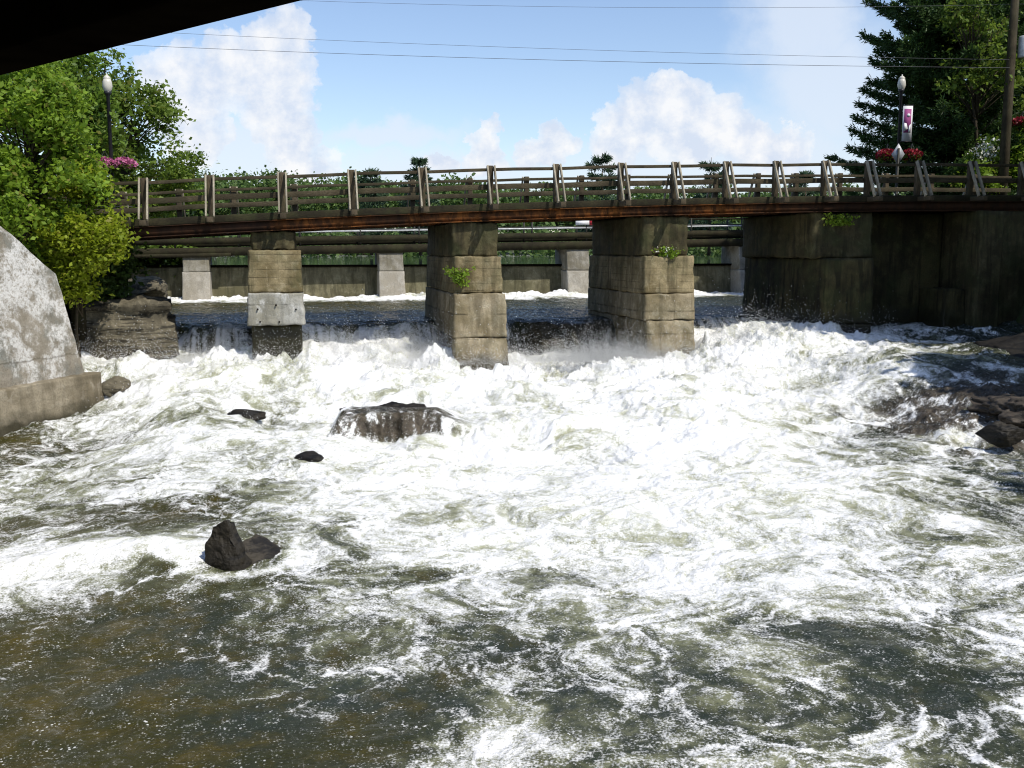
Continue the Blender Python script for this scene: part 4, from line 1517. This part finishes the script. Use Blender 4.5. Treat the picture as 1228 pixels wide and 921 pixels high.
leafy('bush', 'leafy bush beneath the left lamp behind the bridge railing', 'bush', b_, [pb(135, 235, 35, 30), pb(175, 240, 35, 25), pb(215, 238, 36, 22), pb(110, 250, 35, 30)], 200, 0.11, M['leaf_mid'], 606, per=50, limb_r=0.03)


# conifers
def conifer(name, label, base, H, R, mat, seed, group=None, whorl=0.42, nbr=8, sprigs=22, blades=9, blade=(0.24, 0.03), low=0.06, droop=0.25, gap=0.0, power=0.85, trunk_r=0.2):
    rg = np.random.default_rng(seed)
    t = thing(name, label, 'tree', base, 0, group)
    b = np.array(base)
    mb = MB()
    mb.tube([b + np.array([0, 0, -0.3]), b + np.array([0.03, 0, H * 0.5]), b + np.array([0, 0.02, H])], [trunk_r, trunk_r * 0.6, 0.02], 8)
    Cs, Ds = [], []
    z = H * low
    while z < H * 0.985:
        f = z / H
        Lr = R * (1 - f) ** power * rg.uniform(0.8, 1.1)
        m_ = int(nbr * (0.6 + 0.4 * (1 - f)))
        a0 = rg.uniform(0, 6.28)
        for j in range(m_):
            if rg.uniform() < gap:
                continue
            a = a0 + 6.283 * j / m_ + rg.normal() * 0.16
            ln = max(0.15, Lr * rg.uniform(0.68, 1.12))
            zz = z + rg.normal() * 0.1
            tt = np.linspace(0, 1, sprigs)
            dr = droop * ln * (0.5 + f * -0.9)
            px = b[0] + np.cos(a) * ln * tt
            py = b[1] + np.sin(a) * ln * tt
            pz = b[2] + zz - dr * np.sin(tt * 2.4) + 0.20 * ln * tt ** 2.5 * (0.5 + f)
            mb.tube([(px[0], py[0], pz[0]), (px[sprigs // 2], py[sprigs // 2], pz[sprigs // 2]), (px[-1], py[-1], pz[-1])], [0.035, 0.022, 0.006], 4, False)
            side = np.array([-np.sin(a), np.cos(a), 0])
            wd = 0.30 * ln * np.sin(np.clip(tt * 1.05, 0, 1) * PI) ** 0.7 * 0.75 + 0.06
            for sgn in (-1, 0, 1):
                off = (rg.uniform(0.2, 1.0, sprigs) * wd * sgn)[:, None] * side
                P = np.stack([px, py, pz], -1)[2:] + off[2:]
                P[:, 2] += rg.normal(size=len(P)) * 0.05 - 0.12 * np.abs(off[2:]).sum(1)
                Cs.append(P)
                dvec = np.array([np.cos(a), np.sin(a), 0.15]) + sgn * side * 0.8
                Ds.append(np.repeat(dvec[None], len(P), 0))
        z += whorl * rg.uniform(0.8, 1.2)
    mb.build('trunk', M['bark'], t, True)
    C = np.repeat(np.concatenate(Cs), blades, 0)
    D_ = np.repeat(np.concatenate(Ds), blades, 0)
    D_ = D_ / np.linalg.norm(D_, axis=1)[:, None] + rg.normal(size=D_.shape) * 0.55
    D_ /= np.linalg.norm(D_, axis=1)[:, None]
    C = C + rg.normal(size=C.shape) * 0.05
    w = np.cross(D_, rg.normal(size=D_.shape))
    w /= np.linalg.norm(w, axis=1)[:, None]
    ln = blade[0] * rg.uniform(0.6, 1.3, len(C))[:, None]
    V = np.stack([C - w * blade[1] / 2, C + D_ * ln * 0.5 - w * blade[1] * 0.6, C + D_ * ln, C + D_ * ln * 0.5 + w * blade[1] * 0.6], 1).reshape(-1, 3)
    mesh_np('crown', V, np.arange(len(V)).reshape(-1, 4), mat, t, True)
    return t


b_ = base_at(1125, 41)
conifer('spruce_tree', 'tall dark spruce with layered boughs behind the right end of the bridge', b_, 20.0, 5.2, M['needles'], 611, sprigs=34, nbr=12, whorl=0.58, blades=13, blade=(0.22, 0.045), droop=0.02, power=0.6, low=0.02)
b_ = base_at(1235, 44)
conifer('spruce_tree', 'second dark spruce behind the utility pole at the right edge', b_, 19.0, 5.0, M['needles'], 612, sprigs=24, nbr=11, whorl=0.4, blades=10, blade=(0.24, 0.06), power=0.6, low=0.02)
b_ = base_at(1185, 37.8)
leafy('leafy_tree', 'olive leafed tree growing between the two dark spruces', 'tree', b_, [pb(1172, 55, 37.8, 42), pb(1185, 100, 37.8, 38), pb(1150, 100, 37.6, 22), pb(1190, 10, 37.8, 36), pb(1155, 20, 37.8, 22), pb(1125, 150, 37.8, 16)], 150, 0.10, M['leaf_airy'], 613, per=40, gate=0.0)
b_ = base_at(1183, 37.5)
leafy('bush', 'bush dotted with white blossom behind the bridge railing near the utility pole', 'bush', b_, [pb(1183, 183, 37.5, 16), pb(1195, 190, 37.5, 16), pb(1180, 205, 37.5, 20)], 90, 0.08, M['leaf_mid'], 614, per=50, limb_r=0.02)
rgp = np.random.default_rng(3)
PC = np.array([tuple(at(rgp.normal(1183, 9), rgp.normal(180, 6), 36.9 + rgp.normal() * 0.15)) for _ in range(240)])
o = [x for x in bpy.data.objects if x.get('label', '').startswith('bush dotted')][0]
V, Q = leaf_quads(PC, 0.06, rgp)
mesh_np('blossom', V, Q, M['petal_white'], o, True)
b_ = base_at(1232, 37)
leafy('bush', 'yellow green bush at the right edge beyond the utility pole', 'bush', b_, [pb(1230, 172, 37, 16), pb(1240, 195, 37, 22), pb(1228, 205, 37, 18)], 110, 0.10, M['leaf_bright'], 615, per=50, limb_r=0.02)
for k_, (px, py, lab) in enumerate(((1160, 203, 'low lime green shrub behind the railing left of the utility pole'), (1182, 208, 'lime green shrub half hidden by a railing brace near the utility pole'))):
    b_ = base_at(px, 36.6)
    leafy('shrub', lab, 'shrub', b_, [pb(px, py, 36.6, 11), pb(px, py + 12, 36.6, 12)], 40, 0.08, M['leaf_bright'], 620 + k_, per=40, limb_r=0.015, clump_r=0.2)

# trees on the right bank, beyond the frame, whose shade lies over the right end of the bridge
for k_, (x, y, H, R, lab) in enumerate(((16.4, 24.7, 11.2, 2.6, 'dense leafy tree on the right bank just below the bridge'), (19.6, 26.0, 12.2, 2.9, 'dense leafy tree beside the road at the right bridge end'),
                                        (23.4, 27.6, 12.6, 3.0, 'dense leafy tree furthest from the water on the right bank'),
                                        (15.4, 9.6, 8.0, 2.0, 'short leafy tree on the near right bank'), (15.6, 18.8, 6.6, 2.0, 'short leafy tree on the right bank behind the brown rock shelf'))):
    g_ = gnd(x, y)
    leafy('leafy_tree', lab, 'tree', (x, y, g_), [(x, y, g_ + H * 0.72, R, R, H * 0.27), (x + 0.5, y + 0.4, g_ + H * 0.5, R * 0.95, R * 0.95, H * 0.25), (x - 0.3, y + 0.2, g_ + H * 0.85, R * 0.7, R * 0.7, H * 0.15)],
          420, 0.22, M['leaf_dark'], 630 + k_, 'leafy trees on the right bank', per=60, clump_r=0.5, limb_r=0.09, gate=-0.5)

# far pines beyond the dam
for k_, (px, top, Y, lab) in enumerate(((505, 196, 95, 'small rounded pine standing above the far wood near the centre left railing post'), (720, 187, 90, 'bushy lone pine rising above the railing at the centre of the view'),
                                        (848, 192, 92, 'narrow pine with open boughs right of the bushy lone pine'), (960, 207, 95, 'low far pine just left of the big dark spruce'), (447, 205, 98, 'low dark pine behind the third railing post, left of the rounded pine'))):
    b_ = base_at(px, Y)
    b_ = (b_[0], b_[1], max(b_[2], 3.6))
    ztop = CAM_H + (HOR - top) / F_PX * Y
    conifer('pine_tree', lab, b_, ztop - b_[2], 2.7 if k_ != 2 else 2.1, M['needles_far'], 640 + k_, group='far pines', sprigs=9, nbr=7, whorl=0.75, blades=8, blade=(0.5, 0.09), droop=-0.1, low=0.12, gap=0.25, power=0.5, trunk_r=0.16)


def forest():
    rg = np.random.default_rng(71)
    Cs = []
    tr = MB()
    for i in range(430):
        px = rg.uniform(-150, 1380)
        Y = rg.uniform(118, 190)
        x = (px - 614) / F_PX * Y
        s, p = sp_of(x, Y)
        if p < 128 and -72 < s < 76:
            Y += 26
            x = (px - 614) / F_PX * Y
        g = max(gnd(x, Y), 3.4)
        top = np.interp(px, [0, 300, 440, 560, 620, 760, 900, 1000, 1228], [207, 206, 207, 212, 216, 221, 226, 224, 218]) + rg.normal() * 4
        ht = (CAM_H + (HOR - top) / F_PX * Y - g) * rg.uniform(0.8, 1.04)
        if ht < 1:
            continue
        tr.tube([(x, Y, g - 0.3), (x, Y, g + ht * 0.7)], [0.16, 0.05], 5, False)
        nb = 16
        d = rg.normal(size=(nb, 3))
        d[:, 2] = np.abs(d[:, 2]) * 1.1 - 0.35
        d /= np.linalg.norm(d, axis=1)[:, None]
        wd = rg.uniform(0.24, 0.36)
        C = np.array([x, Y, g + ht * 0.52]) + d * np.array([ht * wd, ht * wd, ht * 0.40]) * rg.uniform(0.6, 1, (nb, 1))
        C = np.repeat(C, 52, 0) + rg.normal(size=(nb * 52, 3)) * ht * np.array([0.07, 0.07, 0.045])
        Cs.append(C)
    for i in range(500):                       # undergrowth along the far shore
        px = rg.uniform(-250, 1500)
        Y = rg.uniform(112, 150)
        x = (px - 614) / F_PX * Y
        g = max(gnd(x, Y), 3.2)
        Cs.append(np.array([x, Y, g + rg.uniform(0.2, 2.6)]) + rg.normal(size=(70, 3)) * np.array([1.3, 1.3, 0.9]))
    V, Q = leaf_quads(np.concatenate(Cs), 0.42, rg, 0.2, 1.3)
    o = mesh_np('forest', V, Q, M['forest'])
    tag(o, 'far green wood along the shore beyond the dam', 'forest', kind='stuff')


forest()


# weeds on the piers
def weed(label, c, r, n_, seed, flowers=0):
    rg = np.random.default_rng(seed)
    t = thing('weed_clump', label, 'plant', c)
    mb = MB()
    P = []
    for i in range(26):
        tip = Vector(c) + Vector((rg.normal() * r[0], -abs(rg.normal()) * 0.08 + rg.normal() * 0.05, rg.uniform(-0.5, 1.0) * r[1]))
        mb.tube([Vector(c), Vector(c).lerp(tip, 0.5) + Vector((0, -0.04, 0.05)), tip], 0.006, 4, False)
        for k_ in range(n_ // 26):
            f = rg.uniform(0.3, 1.05)
            P.append(np.array(Vector(c).lerp(tip, f)) + rg.normal(size=3) * 0.045)
    mb.build('stem', M['bark'], t, True)
    V, Q = leaf_quads(np.array(P), 0.05, rg, 0.2, 1.8)
    mesh_np('leaves', V, Q, M['leaf_bright'], t, True)
    if flowers:
        C = np.array([c] * flowers) + rg.normal(size=(flowers, 3)) * np.array([r[0] * 0.7, 0.04, r[1] * 0.35]) + np.array([0, -0.08, r[1] * 0.55])
        V, Q = leaf_quads(C, 0.045, rg, 0.2, 1.1)
        mesh_np('blossom', V, Q, M['petal_white'], t, True)


weed('green weeds hanging on the left corner of the stepped brown pier', tuple(W(-1.52, -0.28, 3.05)), (0.16, 0.36), 620, 651)
weed('small weed with white flowers on the ledge of the grey pier', tuple(W(4.35, -0.10, 3.70)), (0.20, 0.16), 420, 652, 60)
weed('yellow green weed growing out of the top of the dark mossy pier', tuple(W(9.6, 0.02, 4.62)), (0.26, 0.17), 700, 653)


# ------------------------------------------------------------------ lamps, flowers, signs, pole and wires
def lamp(label, foot, ztop):
    t = thing('street_lamp', label, 'street lamp', foot, 0, 'globe street lamps')
    h = ztop - foot[2]
    MB().lathe([(0.001, -0.2), (0.14, -0.2), (0.14, 0.25), (0.09, 0.35), (0.06, 0.6), (0.05, h - 0.62), (0.085, h - 0.58), (0.11, h - 0.5), (0.001, h - 0.5)], 14).build('pole', M['black_iron'], t, smooth=True)
    MB().lathe([(0.09, h - 0.5), (0.12, h - 0.45), (0.14, h - 0.35), (0.13, h - 0.24), (0.10, h - 0.14), (0.001, h - 0.12)], 18).build('globe', M['globe'], t, smooth=True)
    MB().lathe([(0.105, h - 0.145), (0.11, h - 0.12), (0.06, h - 0.06), (0.02, h - 0.04), (0.025, h - 0.01), (0.001, h + 0.02)], 14).build('lamp_cap', M['globe'], t, smooth=True)
    MB().bar((-0.55, 0, h * 0.5), (0.55, 0, h * 0.5), 0.03, 0.03).build('arm', M['black_iron'], t)
    return t


def basket(label, c, r, petal, seed, n_=700):
    rg = np.random.default_rng(seed)
    t = thing('flower_basket', label, 'flower basket', c, 0, 'flower baskets hanging on lamp posts')
    MB().lathe([(0.001, -0.3), (r * 0.35, -0.28), (r * 0.6, -0.15), (r * 0.7, 0.0), (0.001, 0.01)], 14).build('bowl', M['black_iron'], t)
    for a in range(3):
        MB().bar((r * 0.6 * math.cos(a * 2.1), r * 0.6 * math.sin(a * 2.1), 0), (0, 0, 0.4), 0.012, 0.012).build('chain', M['black_iron'], t)
    d = rg.normal(size=(n_, 3))
    d /= np.linalg.norm(d, axis=1)[:, None]
    P = d * np.array([r, r, r * 0.55]) * rg.uniform(0.7, 1.05, (n_, 1))
    V, Q = leaf_quads(P, 0.075, rg, 0.2, 1.1)
    mesh_np('blossom', V, Q, petal, t)
    P = d[: n_ // 2] * np.array([r, r, r * 0.6]) * 0.85 + np.array([0, 0, -0.06])
    V, Q = leaf_quads(P, 0.07, rg, 0.2, 1.6)
    mesh_np('leaves', V, Q, M['leaf_mid'], t)


lf = at(129, 108, 29.6)
lz = CAM_H + (HOR - 97) / F_PX * 29.6
lamp('white globe lamp on a dark post among the trees at the left bridge end', (lf.x, 29.6, gnd(lf.x, 29.6)), lz)
for px, lab in ((126, 'pink petunia basket on the left lamp, half behind the bush'), (150, 'pink petunia basket on the left lamp, on the arm nearer the bridge')):
    basket(lab, tuple(at(px, 197, 29.4)), 0.34, M['petal_pink'], 660 + px)
rf_ = at(1081, 107, 36)
lamp('white globe lamp in front of the dark spruce at the right bridge end', (rf_.x, 36, gnd(rf_.x, 36)), CAM_H + (HOR - 98) / F_PX * 36)
for px, lab in ((1064, 'red flower basket on the right lamp, left of the grey diamond sign'), (1093, 'red flower basket on the right lamp, right of the grey diamond sign'), (1226, 'red flower basket at the right edge beyond the utility pole')):
    py = 186 if px < 1200 else 147
    basket(lab, tuple(at(px, py, 36.2 if px < 1200 else 36.8)), 0.37, M['petal_red'], 660 + px)
# the banner on the right lamp
bt = at(1088, 148, 35.9)
bn = thing('street_banner', 'narrow white banner with purple print hanging from the right lamp post', 'banner', tuple(bt))
MB().box(-0.17, 0.17, -0.008, 0.008, -0.60, 0.60).build('cloth', M['white_paint'], bn)
MB().box(-0.125, 0.125, -0.013, -0.009, -0.32, 0.50).build('print', M['purple'], bn)
mb = MB()
mb.lathe([(0.001, -0.004), (0.06, -0.004), (0.06, 0.004), (0.001, 0.004)], 14)
mb.V[0] = mb.V[0][:, [0, 2, 1]] + np.array([0.03, -0.017, 0.28])
mb.hexa([(-0.11, -0.017, -0.28), (0.02, -0.017, -0.18), (0.02, -0.014, -0.18), (-0.11, -0.014, -0.28), (-0.115, -0.017, 0.02), (-0.03, -0.017, 0.0), (-0.03, -0.014, 0.0), (-0.115, -0.014, 0.02)])
mb.hexa([(0.03, -0.017, -0.31), (0.11, -0.017, -0.31), (0.11, -0.014, -0.31), (0.03, -0.014, -0.31), (0.06, -0.017, -0.08), (0.115, -0.017, -0.02), (0.115, -0.014, -0.02), (0.06, -0.014, -0.08)])
mb.build('motif', M['white_paint'], bn)
MB().tube([(-0.22, 0, 0.62), (0.2, 0, 0.62)], 0.015, 8).build('banner_rod', M['black_iron'], bn)
MB().tube([(-0.22, 0, -0.62), (0.2, 0, -0.62)], 0.015, 8).build('banner_rod', M['black_iron'], bn)
# grey back of a diamond road sign
sg = at(1077, 185, 34.6)
sn = thing('road_sign', 'diamond road sign seen from its grey back, above the right railing', 'sign', (sg.x, 34.6, gnd(sg.x, 34.6)))
hz = sg.z - gnd(sg.x, 34.6)
mb = MB()
r_ = 0.36
mb._add([(0, -0.01, hz - r_), (r_ * 0.62, -0.01, hz), (0, -0.01, hz + r_), (-r_ * 0.62, -0.01, hz), (0, 0.01, hz - r_), (r_ * 0.62, 0.01, hz), (0, 0.01, hz + r_), (-r_ * 0.62, 0.01, hz)],
        [(0, 1, 2, 3), (7, 6, 5, 4), (0, 4, 5, 1), (1, 5, 6, 2), (2, 6, 7, 3), (3, 7, 4, 0)])
mb.build('sign_plate', M['sign_back'], sn)
MB().box(-0.03, 0.03, -0.06, -0.012, -0.2, hz + 0.2).build('sign_post', M['green_paint'], sn)

# utility pole and its wires
PX, PY = at(1209, 120, 36.5).x, 36.5
up = thing('utility_pole', 'tall wooden utility pole at the right end of the bridge', 'pole', (PX, PY, gnd(PX, PY)))
gh = gnd(PX, PY)
MB().tube([(0, 0, -0.3), (0, 0, 5), (0.02, 0, 11.5)], [0.19, 0.16, 0.12], 12).build('pole', M['pole_wood'], up, smooth=True)
MB().box(-1.1, 1.1, -0.2, -0.1, 10.3, 10.42).build('crossarm', M['pole_wood'], up)
for x in (-0.95, -0.4, 0.95):
    MB().lathe([(0.02, 10.42), (0.05, 10.45), (0.06, 10.52), (0.045, 10.55), (0.06, 10.6), (0.001, 10.62)], 10, (x, -0.15, 0)).build('insulator', M['white_paint'], up, smooth=True)
MB().lathe([(0.001, 6.75), (0.19, 6.75), (0.2, 6.8), (0.2, 7.45), (0.17, 7.5), (0.001, 7.52)], 14, (0.42, -0.05, 0)).build('transformer', M['galv'], up, smooth=True)
ZP_ = gh


def wire(label, a, b, sag, r=0.011):
    a, b = Vector(a), Vector(b)
    pts = []
    for i in range(33):
        f = i / 32
        q = a.lerp(b, f)
        q.z -= sag * 4 * f * (1 - f)
        pts.append(q)
    o = MB().tube(pts, r, 5).build('power_line', M['cable'], loc=tuple(a))
    tag(o, label, 'wire', 'overhead wires')


far_l = lambda px, py, Y: tuple(at(px, py, Y))
wire('lowest and darkest overhead wire crossing the sky to the utility pole', far_l(-350, 26, 42), (PX, PY - 0.13, CAM_H + (HOR - 91) / F_PX * PY), 0.35, 0.008)
wire('thin middle overhead wire just above the lowest one', far_l(-350, 5, 42), (PX, PY - 0.11, CAM_H + (HOR - 82) / F_PX * PY), 0.35, 0.006)
wire('topmost overhead wire near the top of the sky', far_l(-350, -45, 42), (PX + 2, PY, CAM_H + (HOR - 18) / F_PX * PY), 0.75, 0.0055)

# ------------------------------------------------------------------ the black girder bridge overhead
ovd = Vector((0.772, -0.636, 0))
ovn = Vector((-0.636, -0.772, 0))
oa = Vector((-2.98, 5.96, CAM_H + 1.0))
ov = thing('overhead_bridge', 'black underside of a second bridge filling the top left corner', 'bridge', tuple(oa))


def O(a, b, z):
    return ovd * a + ovn * b + Vector((0, 0, z))


a0_, a1_ = -10.5, 22.0
MB().hexa([O(a0_, 0, 0), O(a1_, 0, 0), O(a1_, 0.35, 0), O(a0_, 0.35, 0), O(a0_, 0, 0.65), O(a1_, 0, 0.65), O(a1_, 0.35, 0.65), O(a0_, 0.35, 0.65)]).build('edge_girder', M['near_black'], ov, bevel=0.02)
MB().hexa([O(a0_, 0.35, 0.48), O(a1_, 0.35, 0.48), O(a1_, 9, 0.48), O(a0_, 9, 0.48), O(a0_, 0.35, 0.65), O(a1_, 0.35, 0.65), O(a1_, 9, 0.65), O(a0_, 9, 0.65)]).build('deck', M['near_black'], ov)
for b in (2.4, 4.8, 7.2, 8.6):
    MB().hexa([O(a0_, b, 0.1), O(a1_, b, 0.1), O(a1_, b + 0.3, 0.1), O(a0_, b + 0.3, 0.1), O(a0_, b, 0.477), O(a1_, b, 0.477), O(a1_, b + 0.3, 0.477), O(a0_, b + 0.3, 0.477)]).build('girder', M['near_black'], ov)
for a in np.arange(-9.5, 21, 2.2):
    MB().hexa([O(a, 0.353, 0.3), O(a + 0.2, 0.353, 0.3), O(a + 0.2, 2.397, 0.3), O(a, 2.397, 0.3), O(a, 0.353, 0.476), O(a + 0.2, 0.353, 0.476), O(a + 0.2, 2.397, 0.476), O(a, 2.397, 0.476)]).build('cross_beam', M['near_black'], ov)


# ------------------------------------------------------------------ spray thrown up by the falls
def spray():
    rg = np.random.default_rng(88)
    sel = np.where((RD.ravel() > 0.55) & (RY.ravel() > 9) & (RY.ravel() < 29.5))[0]
    X, Y, Z, D = RX.ravel()[sel], RY.ravel()[sel], RZ.ravel()[sel], RD.ravel()[sel]
    S, P = sp_of(X, Y)
    wt = np.exp(-((P + 0.3) / 1.3) ** 2) + 0.10 * np.exp(-((P + 5) / 4) ** 2) + 0.006
    wt = wt * Y * (1 - 0.85 * sstep(6.5, 8.5, S))
    i = rg.choice(len(sel), 65000, p=wt / wt.sum())
    P_ = P[i]
    hs = 0.02 + 0.20 * np.exp(-((P_ + 0.3) / 1.4) ** 2) + 0.035 * np.exp(-((P_ + 5) / 4) ** 2)
    C = np.stack([X[i], Y[i], Z[i] + rg.exponential(1.0, len(i)) * hs], -1) + rg.normal(size=(len(i), 3)) * 0.05
    # jets: between the second and third pier, and beside the piers
    J = []
    for s, p, h, w, n_ in ((1.9, -0.7, 1.0, 0.40, 4200), (2.7, -0.6, 0.8, 0.3, 2200), (1.2, -0.2, 0.4, 0.3, 900), (5.4, -0.5, 0.45, 0.22, 900), (-3.2, 0.5, 0.5, 0.8, 1500), (-8.3, 0.2, 0.45, 0.7, 1400),
                           (6.6, 0, 0.5, 0.5, 1500), (3.6, -0.6, 0.5, 0.25, 900), (-4.6, 0.3, 0.5, 0.4, 900)):
        for j in range(int(n_ / 60)):
            a = rg.normal() * w
            tip = h * rg.uniform(0.2, 1.0)
            lean = rg.normal() * 0.25
            k = np.abs(rg.normal(size=60)) * 0.5
            k = np.clip(k, 0, 1.2)
            q = np.array([W(s + a + lean * kk * tip, p, 0.85 + tip * kk) for kk in k])
            J.append(q + rg.normal(size=q.shape) * (0.02 + 0.03 * k[:, None]))
    fine = []
    for s, p, w, h, n_ in ((-4.3, 0.9, 0.7, 0.42, 26000), (-2.5, 0.8, 0.55, 0.50, 30000), (-8.0, 0.9, 0.7, 0.35, 20000), (2.2, -0.3, 1.0, 0.30, 14000), (5.9, 0.3, 0.6, 0.35, 14000), (-5.3, 0.6, 0.4, 0.3, 9000), (0.5, -0.6, 4.5, 0.22, 36000), (7.5, -0.4, 1.6, 0.2, 12000), (3.3, -0.3, 0.4, 0.4, 9000)):
        ss_ = s + rg.normal(size=n_) * w
        pp_ = p + rg.normal(size=n_) * 0.45
        zz_ = 0.9 + np.abs(rg.normal(size=n_)) * h * (0.6 + 0.6 * perlin2(ss_ * 2.2, pp_ * 1.0, 303))
        q = B0[None] + ss_[:, None] * EX + pp_[:, None] * NX
        fine.append(np.concatenate([q, zz_[:, None]], 1))
    fine = np.concatenate(fine)
    nb = sum(len(x) for x in J) + len(C)
    C = np.concatenate([C] + J + [fine])
    n_ = len(C)
    r = rg.uniform(0.003, 0.010, n_) * (C[:, 1] / 26) ** 0.8
    r[nb:] = rg.uniform(0.0025, 0.0055, n_ - nb)
    T = np.array([(1, 1, 1), (1, -1, -1), (-1, 1, -1), (-1, -1, 1)]) * 0.75
    V = (C[:, None, :] + T[None] * r[:, None, None] * rg.uniform(0.6, 1.5, (n_, 4, 1))).reshape(-1, 3)
    Fq = (np.arange(n_)[:, None, None] * 4 + np.array([(0, 1, 2), (0, 3, 1), (0, 2, 3), (1, 3, 2)])[None]).reshape(-1, 3)
    k = NT('spray_drops')
    m = k.done((0.85, 0.86, 0.86), 0.5, None, 0.3)
    tr = k.n('ShaderNodeBsdfTranslucent')
    tr.inputs[0].default_value = (0.85, 0.86, 0.86, 1)
    ms = k.n('ShaderNodeMixShader')
    ms.inputs[0].default_value = 0.4
    k.l(k.b.outputs[0], ms.inputs[1])
    k.l(tr.outputs[0], ms.inputs[2])
    k.l(ms.outputs[0], k.out.inputs[0])
    o = mesh_np('spray', V, Fq, m)
    tag(o, 'white spray drops flying above the foam at the foot of the falls', 'spray', kind='stuff')


spray()

# ------------------------------------------------------------------ render settings
scene.render.engine = 'CYCLES'
scene.cycles.use_denoising = True
scene.cycles.max_bounces = 6
scene.cycles.diffuse_bounces = 3
scene.cycles.glossy_bounces = 3
scene.cycles.transmission_bounces = 3
scene.cycles.caustics_reflective = False
scene.cycles.caustics_refractive = False
scene.view_settings.view_transform = 'Standard'
scene.view_settings.look = 'None'
scene.view_settings.exposure = 0.0
scene.cycles.filter_width = 1.1
scene.view_settings.gamma = 1.0
